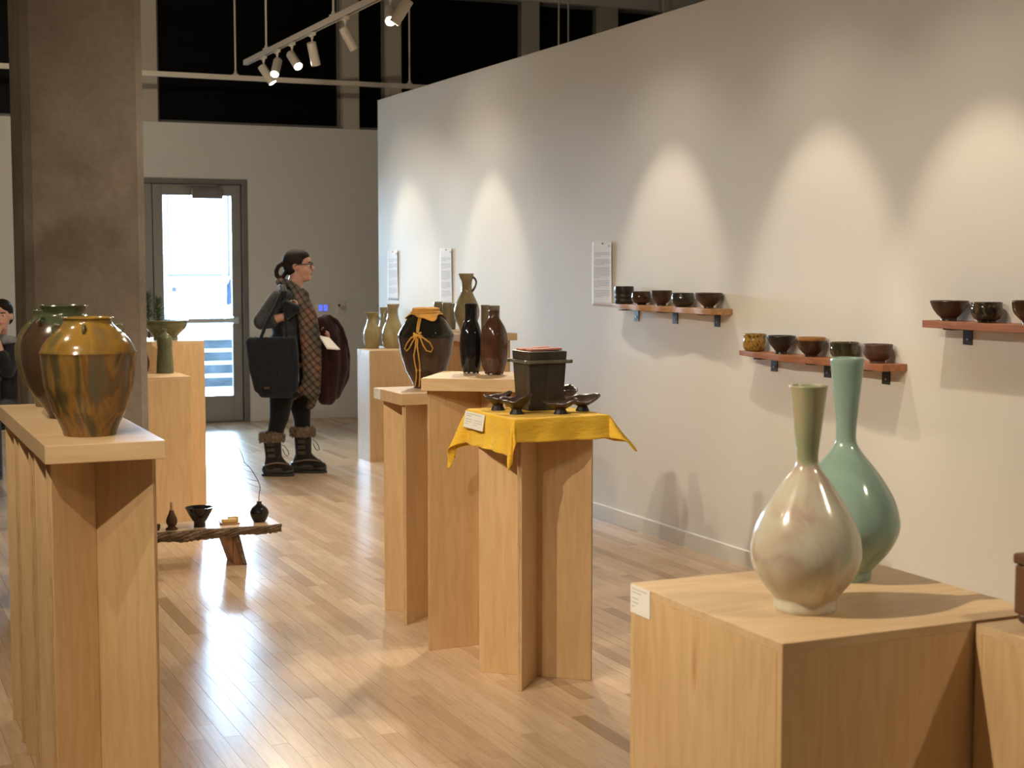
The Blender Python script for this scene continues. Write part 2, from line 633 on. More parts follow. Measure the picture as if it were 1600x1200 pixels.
fr = MB()
dbox(fr, DX0, DX0 + .055, -.012, .14, 0, DTOP)
dbox(fr, DX1 - .055, DX1, -.012, .14, 0, DTOP)
dbox(fr, DX0 + .055, DX1 - .055, -.012, .14, DTOP - .05, DTOP)
dbox(fr, DX0 + .05, DX0 + .09, .08, .11, 0, DTOP - .05)
dbox(fr, DX1 - .09, DX1 - .05, .08, .11, 0, DTOP - .05)
dbox(fr, DX0 + .09, DX1 - .09, .08, .11, DTOP - .09, DTOP - .05)
dbox(fr, 2.735 - .025, 2.735 + .025, .08, .11, 0, DTOP - .09)
dbox(fr, DX0 + .055, DX1 - .055, .0, .16, 0, .011)
fr.build('door_frame', 'frame_metal', d1, bevel=.003)
MIDX = 2.735
for k, (x0, x1) in enumerate(((DX0 + .06, MIDX - .004), (MIDX + .004, DX1 - .06))):
    lf = MB()
    st, tr, br = .092, .105, .25
    z0, z1 = .012, DTOP - .055
    dbox(lf, x0, x0 + st, .03, .075, z0, z1); dbox(lf, x1 - st, x1, .03, .075, z0, z1)
    dbox(lf, x0 + st, x1 - st, .03, .075, z0, z0 + br); dbox(lf, x0 + st, x1 - st, .03, .075, z1 - tr, z1)
    leaf = lf.build('door_leaf', 'door_metal', d1, bevel=.003)
    dbox(MB(), x0 + st, x1 - st, .048, .056, z0 + br, z1 - tr).build('glass_pane', 'clear_glass', leaf)
    pb = MB()
    za = 1.0
    dbox(pb, x0 + .10, x1 - .05, -.035, -.012, za - .022, za + .022)
    dbox(pb, x0 + .12, x0 + .16, -.02, .03, za - .03, za + .03); dbox(pb, x1 - .10, x1 - .04, -.03, .03, za - .035, za + .035)
    pb.build('push_bar', 'steel', leaf, bevel=.004)
    dc = MB()
    dbox(dc, x0 + .36, x0 + .66, -.045, .03, z1 - .135, z1 - .045)
    dbox(dc, x0 + .28, x0 + .62, -.03, -.012, z1 - .022, z1 + .004)
    dc.build('door_closer', 'frame_metal', leaf, bevel=.006)
# ------------------------------------------------------------------ stair hall behind the doors
HY0, HY1, HX0, HX1, UZ = YB + .2, 23.0, -1.5, 7.5, .58
struct(MB().box((HX0, HY0, -.12), (HX1, 18.85, 0)).build('hall_floor', 'hall_paint'))
struct(MB().box((HX0, 19.971, -.12), (HX1, HY1, UZ)).build('hall_landing', 'hall_paint'))
struct(MB().box((HX0 - .2, HY0, -.12), (HX0, HY1 + .2, 4.2)).build('hall_wall_left', 'hall_paint'))
struct(MB().box((HX1, HY0, -.12), (HX1 + .2, HY1 + .2, 4.2)).build('hall_wall_right', 'hall_paint'))
struct(MB().box((HX0 - .2, HY0, 4.2), (HX1 + .2, HY1 + .2, 4.35)).build('hall_ceiling', 'hall_paint'))
plain('slate', (.07, .09, .11), .6, var=.45, scale=5, stretch=(1, 1, 2))
stairs = empty('staircase', (3.0, 18.85, 0), kind='structure')
for k in range(4):
    z = .145 * (k + 1)
    st = MB().box((-4.5, .28 * k, -.05), (4.5, .28 * (k + 1), z - .03)).build('riser', 'slate', stairs)
    MB().box((-4.5, .28 * k - .02, z - .03), (4.5, .28 * (k + 1), z)).build('tread', 'hall_paint', stairs)
hb = MB()
wins = [(-.6, .75), (1.0, 2.1), (2.3, 3.33), (3.55, 4.62), (4.85, 5.9)]
wx = [onY(262, 400, HY1)[0], onY(360, 400, HY1)[0]]
wins = [(wx[0] - 1.12 * k - 1.02, wx[0] - 1.12 * k) for k in range(4, -1, -1)]
wins = [(a - .1, b - .1) for a, b in wins] + [(wx[0], wx[1]), (wx[1] + .1, wx[1] + 1.1)]
WZ0, WZ1 = 1.36, 3.7
hb.box((HX0, HY1, 0), (HX1, HY1 + .2, WZ0)).box((HX0, HY1, WZ1), (HX1, HY1 + .2, 4.2))
ed = [HX0] + [v for q in wins for v in q] + [HX1]
for k in range(0, len(ed), 2):
    hb.box((ed[k], HY1, WZ0), (ed[k + 1], HY1 + .2, WZ1))
struct(hb.build('hall_wall_back', 'hall_paint'))
for k, (x0, x1) in enumerate(wins):
    wn = empty('window_%d' % (k + 20), (x0, HY1, WZ0), kind='structure')
    W, Hh, t = x1 - x0, WZ1 - WZ0, .035
    fr = MB().box((0, .05, 0), (t, .11, Hh)).box((W - t, .05, 0), (W, .11, Hh)).box((t, .05, 0), (W - t, .11, t)).box((t, .05, Hh - t), (W - t, .11, Hh))
    fr.build('window_frame', 'frame_metal', wn)
    MB().box((t, .075, t), (W - t, .083, Hh - t)).build('pane', 'clear_glass', wn)
# things on the upper landing, seen through the door glass
P = onY(265, 497, 21.2)
q = empty('notice_board', (P[0], 21.2, UZ), 0, 'pale pink notice panel with dark disc on thin posts behind glass door', 'sign')
plain('pale_pink', (.72, .56, .56), .6, var=.03)
plain('teal_edge', (.22, .42, .46), .5, var=.1)
MB().box((-.13, -.02, .56), (.11, .02, .66)).build('panel', 'pale_pink', q, bevel=.004)
MB().lathe([(.034, -.004), (.034, .004)], 20, cap1=True).build('disc', 'ink_dark', q, (.065, -.024, .61)).rotation_euler = (math.pi / 2, 0, 0)
for x in (-.1, .07):
    MB().box((x - .008, -.008, 0), (x + .008, .008, .56)).build('post', 'teal_edge', q)
P = onY(333, 497, 20.9)
q = empty('pedestal_basin', (P[0], 20.9, UZ), 0, 'white rounded pedestal basin seen through the glass door', 'basin')
MB().lathe([(.10, 0), (.085, .03), (.075, .12), (.09, .2)], 28).build('pedestal', 'chair_shell', q, smooth=40)
MB().lathe([(.07, .2), (.13, .235), (.165, .28), (.17, .30), (.155, .30), (.11, .25), (.02, .235)], 32).build('bowl', 'chair_shell', q, smooth=40)
P = onY(352, 500, 20.3)
q = empty('coat_post', (P[0], 20.3, UZ), 0, 'slim white post on the landing behind the glass door', 'post')
MB().lathe([(.09, 0), (.09, .015), (.026, .02), (.026, .80), (.03, .82)], 20, cap1=True).build('pole', 'chair_shell', q, smooth=40)
MB().tube([(.02, 0, .76), (.07, 0, .75), (.09, 0, .79)], .008).build('hook', 'chair_shell', q)
fabric('slate_cloth', (.05, .07, .12))
g = blob('hanging_jacket', lambda b: (b.capsule((.0, 0, -.06), (.0, 0, -.30), .03, .07), b.capsule((-.03, .01, -.12), (-.04, 0, -.36), .03, .035), b.capsule((.04, 0, -.1), (.05, .01, -.36), .03, .04)), .012, 'slate_cloth', loc=(P[0] + .085, 20.3, UZ + .80))
tag(g, 'dark blue jacket hanging on a white post behind the glass door', 'jacket')

# ------------------------------------------------------------------ wall fittings on the back wall
P = onY(504.5, 481, YB)
q = empty('light_switch', (P[0], YB, P[2]), 0, 'wall switch plate with two glowing blue squares behind the woman', 'switch')
MB().box((-.06, -.008, -.045), (.06, 0, .045)).build('plate', 'trim_paint', q, bevel=.003)
for x in (-.026, .026):
    MB().box((x - .018, -.011, -.03), (x + .018, -.008, .03)).build('rocker', 'switch_glow', q)
P = onY(532.5, 481, YB)
q = empty('thermostat', (P[0], YB, P[2]), 0, 'small pale wall thermostat with round dial beside the switch', 'thermostat')
MB().box((-.048, -.014, -.06), (.048, 0, .06)).build('case', 'trim_paint', q, bevel=.004)
MB().lathe([(.022, 0), (.022, .01), (.018, .012)], 20, cap1=True).build('dial', 'mullion_paint', q, (.012, -.014, 0)).rotation_euler = (math.pi / 2, 0, 0)
MB().lathe([(.012, 0), (.012, .006)], 12, cap1=True).build('button', 'dark_steel', q, (-.022, -.014, .026)).rotation_euler = (math.pi / 2, 0, 0)

# ------------------------------------------------------------------ lighting tracks and spotlights


def track_bar(name, a, b_, rods, label, ztop=ZC, group=None):
    a, b_ = Vector(a), Vector(b_)
    d = (b_ - a); L = d.length; d.normalize()
    side = d.cross(Vector((0, 0, 1)))
    t = empty(name, a, 0, label, 'track', group)
    m_ = (b_ - a) / 2
    bar = MB()
    bar.obox(m_ + Vector((0, 0, .012)), d * L / 2, side * .02, (0, 0, .010))
    bar.obox(m_ + side * .017 + Vector((0, 0, -.008)), d * L / 2, side * .003, (0, 0, .010))
    bar.obox(m_ - side * .017 + Vector((0, 0, -.008)), d * L / 2, side * .003, (0, 0, .010))
    bar.obox(Vector((0, 0, -.008)) + d * .003, d * .003, side * .014, (0, 0, .010))
    bar.build('rail', 'track_white', t)
    bar2 = MB().obox(m_ + Vector((0, 0, -.002)), d * (L / 2 - .01), side * .0135, (0, 0, .003))
    bar2.build('slot', 'dark_steel', t)
    for r_ in rods:
        p = d * r_ + Vector((0, 0, .022))
        MB().tube([p, (p.x, p.y, ztop - a.z)], .008, 10).build('hanger_rod', 'track_white', t, smooth=40)
        MB().lathe([(.03, 0), (.03, .008), (.014, .014), (.014, .03)], 16, cap1=True).build('hanger_clamp', 'track_white', t, p, smooth=40)
    return t


def spotlight(name, pivot, target, label, power, size=46, blend=.62, spill=.55, wide=110, color=(1.0, .86, .66), lamp=True, group='track spotlights', length=.165, rad=.034):
    """pivot: point on the underside of the rail"""
    t = empty(name, pivot, 0, label, 'spotlight', group)
    P0 = Vector(pivot)
    j = Vector((0, 0, -.105))
    aim = (Vector(target) - (P0 + j)).normalized()
    ad = MB().obox((0, 0, -.012), (0, .05, 0), (.014, 0, 0), (0, 0, .012))
    ad.build('adapter', 'track_white', t, bevel=.003)
    MB().lathe([(.011, -.024), (.011, -.04), (.0065, -.048), (.0065, -.105)], 14, cap1=True).build('stem', 'track_white', t, smooth=40)
    q = aim.to_track_quat('Z', 'Y')
    h = MB().lathe([(.0, -.035), (rad * .9, -.035), (rad, -.030), (rad, length - .035), (rad - .003, length - .035), (rad - .004, length - .041), (0.0005, length - .041)], 32, cap0=False)
    ho = h.build('lamp_head', 'track_white', t, j, smooth=40)
    ho.rotation_mode = 'QUATERNION'; ho.rotation_quaternion = q
    le = MB().lathe([(rad - .0045, 0), (rad - .008, .002), (.0005, .003)], 28).build('lens', 'lamp_lens', ho, (0, 0, length - .0405), smooth=60)
    if lamp:
        l = bpy.data.lights.new('spot_beam', 'SPOT')
        l.energy = power; l.color = color
        l.spot_size = math.radians(size); l.spot_blend = blend
        l.shadow_soft_size = .022
        lo = bpy.data.objects.new('spot_beam', l)
        COL.objects.link(lo)
        lo.parent = t
        lo.location = j + aim * (length - .025)
        lo.rotation_mode = 'QUATERNION'
        lo.rotation_quaternion = (aim).to_track_quat('-Z', 'Y')
        l2 = l.copy()                      # wide spill around the beam
        l2.energy = power * spill; l2.spot_size = math.radians(wide); l2.spot_blend = 1.0
        lo2 = bpy.data.objects.new('spot_spill', l2)
        COL.objects.link(lo2)
        lo2.parent = t
        lo2.location = lo.location
        lo2.rotation_mode = 'QUATERNION'
        lo2.rotation_quaternion = lo.rotation_quaternion
    return t


TX, TZ = 3.15, 3.222
track_bar('lighting_track', (TX, 12.545, TZ), (TX, .6, TZ), [12.545 - onX(416, 70, TX)[1], 12.545 - onX(521, 17, TX)[1], 5.3, 7.3, 9.3, 11.3], 'pale lighting track carrying the angled spotlights in front of the display wall')
track_bar('lighting_track', (.2, 13.0, 3.15), (9.2, 13.0, 3.15), [3.175 - .2, 4.773 - .2, 6.273 - .2, 6.374 - .2, 7.407 - .2], 'long pale track running parallel to the dark clerestory windows')
SP = 125.0
WSP = 56.0
WALLW = dict(spill=.30, wide=92)
heads = [
    (11.96, (WX, 11.3, 1.30), 'pale spotlight at the far end of the track turned to the display wall', WSP),
    (11.55, (2.0, 9.5, .6), 'lit spotlight second from the far end of the track with round lens showing', SP),
    (11.13, (3.65, 8.7, 1.0), 'lit spotlight close beside another one with its oval lens showing', SP * .6),
    (10.6, (3.85, 11.3, .9), 'spotlight hanging almost straight down from the middle of the track', SP * .6),
    (9.82, (WX, 9.75, 1.30), 'tilted spotlight beside the pale window post, lens turned away', WSP),
    (8.92, (2.2, 6.1, 1.0), 'lit spotlight overlapping another at the near end, lens showing', SP),
    (8.64, (1.9, 9.4, .9), 'strongly tilted spotlight partly behind the lit near one', SP),
]
for y, tg, lb, pw in heads:
    spotlight('track_spotlight', (TX, y, TZ - .018), tg, lb, pw, **(WALLW if tg[0] == WX else {}))
for y, tg, pw in ((7.25, (WX, 7.28, 1.30), WSP), (5.85, (WX, 5.85, 1.30), WSP), (4.75, (WX, 4.75, 1.30), WSP), (6.8, (2.35, 5.1, .9), SP * .8), (6.2, (2.0, 9.2, .7), SP), (6.5, (1.6, 7.9, .2), SP * .8), (3.2, (WX, 3.4, 1.3), WSP), (1.0, (1.88, 2.5, .85), SP * .55)):
    spotlight('track_spotlight', (TX, y, TZ - .018), tg, 'spotlight on the near run of the display wall track', pw, **(WALLW if tg[0] == WX else {}))
track_bar('lighting_track', (-.4, 8.0, 3.035), (-.4, -1.0, 3.035), [1.0, 3.0, 5.0, 7.0], 'second lighting track over the aisle opposite the display wall')
for y, tg, pw in ((3.4, (2.35, 5.05, .9), SP), (4.7, (2.35, 5.7, .9), SP), (2.75, (1.75, 2.45, .75), SP * 1.7), (2.3, (.64, 4.6, .8), SP * .9)):
    spotlight('track_spotlight', (-.4, y, 3.035 - .018), tg, 'spotlight on the aisle track turned to the plinths', pw)
for y, tg in ((7.75, (4.6, YB, 2.7)), (7.3, (1.4, YB, 2.9))):  # two added heads out of view, put in to warm the back wall
    spotlight('track_spotlight', (-.4, y, 3.035 - .018), tg, 'added unseen spotlight on the aisle track warming the back wall', SP * 1.1, size=80, blend=1.0, spill=.3)
# ------------------------------------------------------------------ plinths


def cross_board(t, cx, cy, half, ang, h, thick=.018, joint=True):
    """one pair of slotted plywood boards standing crosswise"""
    for k, a in enumerate((ang, ang + 90)):
        d = Vector((math.cos(math.radians(a)), math.sin(math.radians(a)), 0))
        s = Vector((-d.y, d.x, 0))
        mb = MB()
        c = Vector((cx, cy, h / 2))
        if k == 0:
            mb.obox(c, d * half, s * thick / 2, (0, 0, h / 2))
            o = mb.build('board', 'maple', t, bevel=.0012)
        else:
            for sg in (-1, 1):
                g = thick / 2 + .0008
                mb.obox(c + d * sg * (half + g) / 2, d * (half - g) / 2, s * thick / 2, (0, 0, h / 2))
            o = mb.build('board', 'maple', t, bevel=.0012)
        ee = MB()
        for sg in (-1, 1):
            for off in (-.0042, .0, .0042):
                ee.obox(c + d * sg * (half + .0002) + s * off, d * .0006, s * .0011, (0, 0, h / 2 - .002))
        ee.build('ply_layer', 'ply_edge', o)


def cross_plinth(name, x0, x1, y0, y1, z, label, rz=0.0, ang=45, half=.22, cc=None, thick=.05, crosses=None, group=None):
    cx, cy = (x0 + x1) / 2, (y0 + y1) / 2
    t = empty(name, (cx, cy, 0), 0, label, 'plinth', group)
    hx, hy = (x1 - x0) / 2, (y1 - y0) / 2
    tp = MB().box((-hx, -hy, z - thick), (hx, hy, z)).build('top', 'maple_flat', t, rz=rz, bevel=.002)
    for (ux, uy) in (crosses or [((cc[0] - cx, cc[1] - cy) if cc else (0, 0))]):
        cross_board(t, ux, uy, half, ang, z - thick)
    return t


Z0, Z1, Z2, Z3 = 1.07, 1.0, 1.10, .994
cross_plinth('bench_plinth', .478, .795, 4.105, 5.37, Z0, 'long maple plinth on crossed boards under three big jars', ang=45, half=.20, crosses=[(0, -.41), (0, .0), (0, .41)])
cross_plinth('cross_plinth', 2.155, 2.515, 5.99, 6.35, Z1, 'low maple plinth on crossed boards under the rope-tied jar', ang=41, half=.222, cc=(2.338, 6.15))
cross_plinth('cross_plinth', 2.155, 2.555, 5.40, 5.80, Z2, 'tall maple plinth on crossed boards under two dark bottles', rz=math.radians(-34), ang=2, half=.236, cc=(2.35, 5.575))
cross_plinth('cross_plinth', 2.175, 2.55, 4.862, 5.288, Z3, 'maple plinth on crossed boards under the yellow cloth', ang=-40, half=.218, cc=(2.347, 5.056))
ZB = 1.12
cross_plinth('cross_plinth', 3.43, 3.822, 8.50, 9.22, ZB, 'maple plinth on crossed boards under the tall olive pitcher and beakers', ang=55, half=.23, crosses=[(0, -.13), (0, .16)], thick=.044)


def box_plinth(name, x0, x1, y0, y1, z, label, knot=False):
    t = empty(name, ((x0 + x1) / 2, (y0 + y1) / 2, 0), 0, label, 'plinth')
    hx, hy, th = (x1 - x0) / 2, (y1 - y0) / 2, .018
    MB().box((-hx, -hy, z - th), (hx, hy, z)).build('top_panel', 'maple_flat', t, bevel=.0008)
    zz = z - th - .0001
    MB().box((-hx, -hy, 0), (hx, -hy + th, zz)).build('side_panel', 'maple', t, bevel=.001)
    MB().box((-hx, hy - th, 0), (hx, hy, zz)).build('side_panel', 'maple', t, bevel=.001)
    MB().box((-hx, -hy + th + .0003, 0), (-hx + th, hy - th - .0003, zz)).build('side_panel', 'maple_knot' if knot else 'maple', t, bevel=.001)
    MB().box((hx - th, -hy + th + .0003, 0), (hx, hy - th - .0003, zz)).build('side_panel', 'maple', t, bevel=.001)
    return t


# veneer with a dark mineral streak
m = MATS['maple'].copy(); m.name = 'maple_knot'; MATS['maple_knot'] = m
nt = m.node_tree; b = nt.nodes['Principled BSDF']
src = b.inputs['Base Color'].links[0].from_socket
tc = nt.nodes.new('ShaderNodeTexCoord')
mp = nt.nodes.new('ShaderNodeMapping'); mp.vector_type = 'POINT'
mp.inputs['Location'].default_value = (0, -.02 / .012, -.745 / .062)
mp.inputs['Scale'].default_value = (0, 1 / .012, 1 / .062)
nt.links.new(tc.outputs['Object'], mp.inputs[0])
ln = node(nt, 'ShaderNodeVectorMath', operation='LENGTH')
nt.links.new(mp.outputs[0], ln.inputs[0])
mr = nt.nodes.new('ShaderNodeMapRange')
mr.inputs[1].default_value = .3; mr.inputs[2].default_value = 1.1; mr.inputs[3].default_value = .55; mr.inputs[4].default_value = 0
nt.links.new(ln.outputs['Value'], mr.inputs[0])
mx = nt.nodes.new('ShaderNodeMixRGB')
nt.links.new(mr.outputs[0], mx.inputs[0]); nt.links.new(src, mx.inputs[1]); mx.inputs[2].default_value = (.42, .17, .05, 1)
nt.links.new(mx.outputs[0], b.inputs['Base Color'])

ZV = .86
box_plinth('box_plinth', 1.545, 2.165, 2.258, 2.835, ZV, 'wide maple box plinth under the two tall-necked vases', knot=True)
box_plinth('box_plinth', 1.985, 2.60, 1.66, 2.250, ZV - .004, 'maple box plinth under the brown lidded box')
ZS, ZT = .876, 1.065
box_plinth('box_plinth', 1.42, 1.90, 9.0, 9.48, ZS, 'low maple box plinth under the slim green bottle')
box_plinth('box_plinth', 1.48, 2.093, 9.49, 10.05, ZT, 'tall maple box plinth under the wide green bowl')
ZP = .873
box_plinth('box_plinth', 3.745, 4.16, 11.14, 11.44, ZP, 'maple box plinth under the olive pitchers near the wall end')

# ------------------------------------------------------------------ pots


def px_profile(cx, yb, zs, rows):
    """rows [(y, r)] in pixels bottom to top, standing at pixel (cx, yb) on height zs -> location, metres"""
    P = onz(cx, yb, zs)
    k = depth(P) / F_PX
    y0 = rows[0][0]
    return P, [(r * k, (y0 - y) * k) for y, r in rows], k


def spline(pr, n=4):
    """denser smooth profile through the rows"""
    out = []
    m_ = len(pr)
    for i in range(m_ - 1):
        p0, p1, p2, p3 = (np.array(pr[max(i - 1, 0)]), np.array(pr[i]), np.array(pr[i + 1]), np.array(pr[min(i + 2, m_ - 1)]))
        for s_ in range(n):
            t = s_ / n
            q = .5 * (2 * p1 + (p2 - p0) * t + (2 * p0 - 5 * p1 + 4 * p2 - p3) * t * t + (3 * p1 - p0 - 3 * p2 + p3) * t ** 3)
            out.append((max(.0008, float(q[0])), float(q[1])))
    out.append(tuple(map(float, pr[-1])))
    # keep heights monotone
    for i in range(1, len(out)):
        if out[i][1] < out[i - 1][1]: out[i] = (out[i][0], out[i - 1][1] + 1e-5)
    return out


def hollow(pr, t=.006, depth_frac=1.0):
    """add the inner wall to an outer profile"""
    top = pr[-1][1]
    zmin = max(t, top * (1 - depth_frac))
    inner = [(max(.001, r - t), z) for r, z in reversed(pr) if z > zmin + t]
    lip = [(pr[-1][0] - t * .25, top + t * .35), (pr[-1][0] - t * .75, top + t * .35)]
    end = [(max(.001, inner[-1][0] * .7), zmin)] if inner else []
    return list(pr) + lip + inner + end + [(.0006, zmin)]


def pot(name, label, cat, cx, yb, zs, rows, mat, group=None, t=.006, dense=4, fn=None, seg=48, parts=False, dfrac=1.0, smooth=50):
    P, pr, k = px_profile(cx, yb, zs, rows)
    if dense: pr = spline(pr, dense)
    mb = MB().lathe(hollow(pr, t, dfrac), seg, fn)
    loc = (P[0], P[1], zs + .0005)
    if parts:
        e = empty(name, loc, 0, label, cat, group)
        o = mb.build('body', mat, e, smooth=smooth)
        return e, o, pr, k
    o = mb.build(name, mat, None, loc, smooth=smooth)
    tag(o, label, cat, group)
    return o


def ridge(zs_, amp, width=.004):
    def f(t, r, z):
        for z0 in zs_: r += amp * math.exp(-((z - z0) / width) ** 2)
        return r, z
    return f


AM = [(.30, (.050, .042, .020)), (.40, (.085, .060, .022)), (.48, (.24, .125, .028)), (.54, (.15, .070, .022)), (.62, (.095, .085, .05)), (.74, (.11, .075, .025))]
glaze('amber_ash', AM, 9, (1, 1, .22), .16, 1.6, split=(.235, .012, [(.33, (.10, .085, .035)), (.47, (.26, .145, .025)), (.6, (.19, .105, .025)), (.72, (.11, .095, .05))]))
glaze('olive_brown', [(.3, (.045, .026, .014)), (.6, (.075, .042, .022))], 6, (1, 1, .5), .2, split=(.30, .05, [(.3, (.045, .06, .03)), (.7, (.085, .085, .04))]))
glaze('olive_ash', [(.3, (.10, .085, .035)), (.6, (.16, .125, .055)), (.75, (.09, .05, .025))], 7, (1, 1, .5), .2, split=(.26, .05, [(.3, (.06, .075, .035)), (.7, (.11, .11, .05))]))
glaze('tenmoku', [(.3, (.030, .017, .012)), (.6, (.055, .030, .020)), (.8, (.075, .045, .03))], 8, (1, 1, .4), .10, split=(.225, .008, [(.3, (.008, .008, .006)), (.7, (.02, .018, .012))]))
glaze('black_glaze', [(.3, (.006, .006, .007)), (.7, (.016, .014, .014))], 8, (1, 1, .5), .08)
glaze('brown_gloss', [(.3, (.045, .018, .010)), (.6, (.09, .042, .026)), (.8, (.12, .07, .05))], 7, (1, 1, .5), .10)
glaze('celadon_tan', [(.3, (.23, .18, .085)), (.6, (.36, .29, .15)), (.8, (.28, .18, .09))], 7, (1, 1, .6), .15)
glaze('celadon_grey', [(.3, (.17, .15, .09)), (.6, (.26, .22, .13)), (.8, (.20, .14, .08))], 8, (1, 1, .6), .18)
glaze('celadon_green', [(.3, (.075, .085, .042)), (.55, (.115, .12, .062)), (.75, (.13, .085, .04))], 8, (1, 1, .4), .16)
glaze('chun_teal', [(.3, (.22, .32, .255)), (.5, (.27, .38, .315)), (.7, (.32, .41, .36))], 5, (1, 1, .5), .10)
glaze('iridescent_ash', [(.30, (.40, .27, .22)), (.42, (.52, .45, .34)), (.54, (.57, .54, .43)), (.64, (.44, .46, .35)), (.76, (.53, .41, .31))], 8.5, (1, 1, .6), .16, 1.0, split=(.30, .10, [(.3, (.48, .28, .20)), (.45, (.36, .35, .21)), (.6, (.28, .31, .18)), (.75, (.37, .35, .21))]), detail=6)
glaze('raku_dark', [(.3, (.018, .016, .013)), (.55, (.045, .038, .028)), (.7, (.08, .07, .045))], 18, (1, 1, .8), .14, bmp=.5)
glaze('bowl_black', [(.3, (.012, .011, .010)), (.7, (.030, .026, .022))], 14, rough=.3)
glaze('bowl_brown', [(.3, (.035, .017, .010)), (.7, (.075, .038, .022))], 14, rough=.3)
glaze('bowl_gloss', [(.3, (.030, .013, .007)), (.6, (.055, .028, .014)), (.8, (.08, .06, .02))], 16, rough=.08)
glaze('bowl_red', [(.3, (.055, .022, .013)), (.7, (.11, .050, .030))], 12, rough=.45)
glaze('bowl_green', [(.3, (.016, .016, .010)), (.5, (.045, .040, .018)), (.7, (.085, .075, .025))], 22, (1, 1, .5), rough=.1, bmp=.6)
glaze('bowl_amber', [(.35, (.045, .025, .008)), (.48, (.30, .17, .03)), (.6, (.38, .23, .05)), (.7, (.08, .045, .012))], 40, (1, .4, .5), rough=.12, distort=2.5)
glaze('bowl_orange_lip', [(.3, (.028, .013, .008)), (.7, (.06, .03, .017))], 12, rough=.1, split=(.076, .004, [(.3, (.34, .16, .05)), (.7, (.40, .2, .07))]))
glaze('blue_black', [(.32, (.010, .010, .012)), (.5, (.035, .028, .018)), (.6, (.11, .085, .05)), (.72, (.012, .013, .02))], 26, (1, 1, .8), rough=.1, bmp=.4)
glaze('clay_dark', [(.3, (.022, .017, .012)), (.6, (.045, .036, .026)), (.8, (.075, .066, .048))], 9, (3, 3, .5), rough=.38, bmp=.4)
glaze('leaf_clay', [(.3, (.03, .018, .013)), (.6, (.060, .036, .026)), (.8, (.09, .062, .047))], 16, rough=.34)
plain('clay_foot', (.012, .009, .008), .6, var=.2)
plain('lid_pink', (.52, .20, .15), .6, var=.08)
plain('clay_band', (.13, .12, .09), .35, var=.4, scale=30)


def lugs(body, pr, z, n, a0, mat, size=.016):
    r = min(pr, key=lambda q: abs(q[1] - z))[0]
    for i in range(n):
        a = a0 + 2 * math.pi * i / n
        c = Vector((math.cos(a), math.sin(a), 0))
        p = [c * (r - .004) + Vector((0, 0, z + size * .8)), c * (r + size * .7) + Vector((0, 0, z + size * .9)), c * (r + size * 1.15) + Vector((0, 0, z + size * .1)), c * (r + size * .95) + Vector((0, 0, z - size * .7)), c * (r + .002) + Vector((0, 0, z - size * 1.1))]
        MB().tube(p, size * .33, 8).build('lug', mat, body, smooth=60)


VA = math.atan2(-_f[1], -_f[0])          # direction from the pots towards the viewpoint
JR1 = [(685, 40), (672, 44), (650, 54), (630, 61), (610, 67), (590, 70), (570, 72), (556, 72.5), (546, 69), (535, 61), (525, 51), (518, 43), (512, 38), (507, 36), (503, 39)]
e, o, pr, k = pot('big_jar', 'amber streaked round jar with lugs on the corner of the long plinth', 'jar', 141, 679, Z0, JR1, 'amber_ash', 'big lugged jars', t=.008, parts=True, seg=72,
                  fn=ridge([.234, .139, .07], .0035, .0035))
lugs(o, pr, .298, 4, VA + .15, 'olive_ash', .013)
JR2 = [(657, 26), (645, 31), (624, 46), (600, 58), (573, 65), (547, 67), (530, 63), (515, 53), (505, 43), (499, 35), (494, 32), (488, 34), (483, 37)]
e, o, pr, k = pot('big_jar', 'dark brown jar with green shoulder behind the amber jar', 'jar', 104, 652, Z0, JR2, 'olive_brown', 'big lugged jars', t=.008, parts=True, seg=64, fn=ridge([.215], .003, .004))
lugs(o, pr, .302, 4, VA + 1.1, 'olive_brown', .014)
JR3 = [(637, 23), (621, 28), (600, 40), (579, 48), (560, 52), (539, 51), (520, 44), (507, 34), (502, 26), (496, 23), (488, 25)]
e, o, pr, k = pot('big_jar', 'olive ash jar farthest from the amber jar on the long plinth', 'jar', 80, 634.5, Z0, JR3, 'olive_ash', 'big lugged jars', t=.008, parts=True, seg=64, fn=ridge([.205, .10], .003, .004))

# rope-tied jar
JRD = [(607, 19.5), (599, 22), (580, 31.5), (566, 36), (555, 39.5), (540, 42), (527, 44), (521, 42.5), (510, 36), (501, 30), (494, 23), (488, 20), (484, 20)]
e, o, pr, k = pot('rope_tied_jar', 'dark jar with yellow cloth cover tied with yellow cord', 'jar', 666, 605.6, Z1, JRD, 'tenmoku', t=.007, parts=True, seg=72, fn=ridge([.146, .078], .0022, .003))
fabric('ochre_cloth', (.56, .27, .05), .25)
fabric('yellow_cord', (.55, .30, .055), .2)
ztop = pr[-1][1]


def cover(u, v):
    a = u * 2 * math.pi
    if v < .35:
        s_ = v / .35
        return (math.cos(a) * .0585 * s_, math.sin(a) * .0585 * s_, ztop + .006 - .004 * s_ ** 6 + .001 * math.sin(5 * a) * s_)
    s_ = (v - .35) / .65
    skirt = .037 + .014 * (math.sin(3 * a + .6) + .35 * math.sin(7 * a))
    z = ztop + .002 - s_ * skirt
    waist = .0035 * math.exp(-((ztop - z - .017) / .006) ** 2)
    r = .0595 + max(0, s_ * skirt - .012) * 1.02 - waist + .0022 * math.sin(11 * a) * s_
    rr_ = np.interp(z, [q[1] for q in pr], [q[0] for q in pr]) + .0035
    r = max(r, rr_)
    return (r * math.cos(a), r * math.sin(a), z)


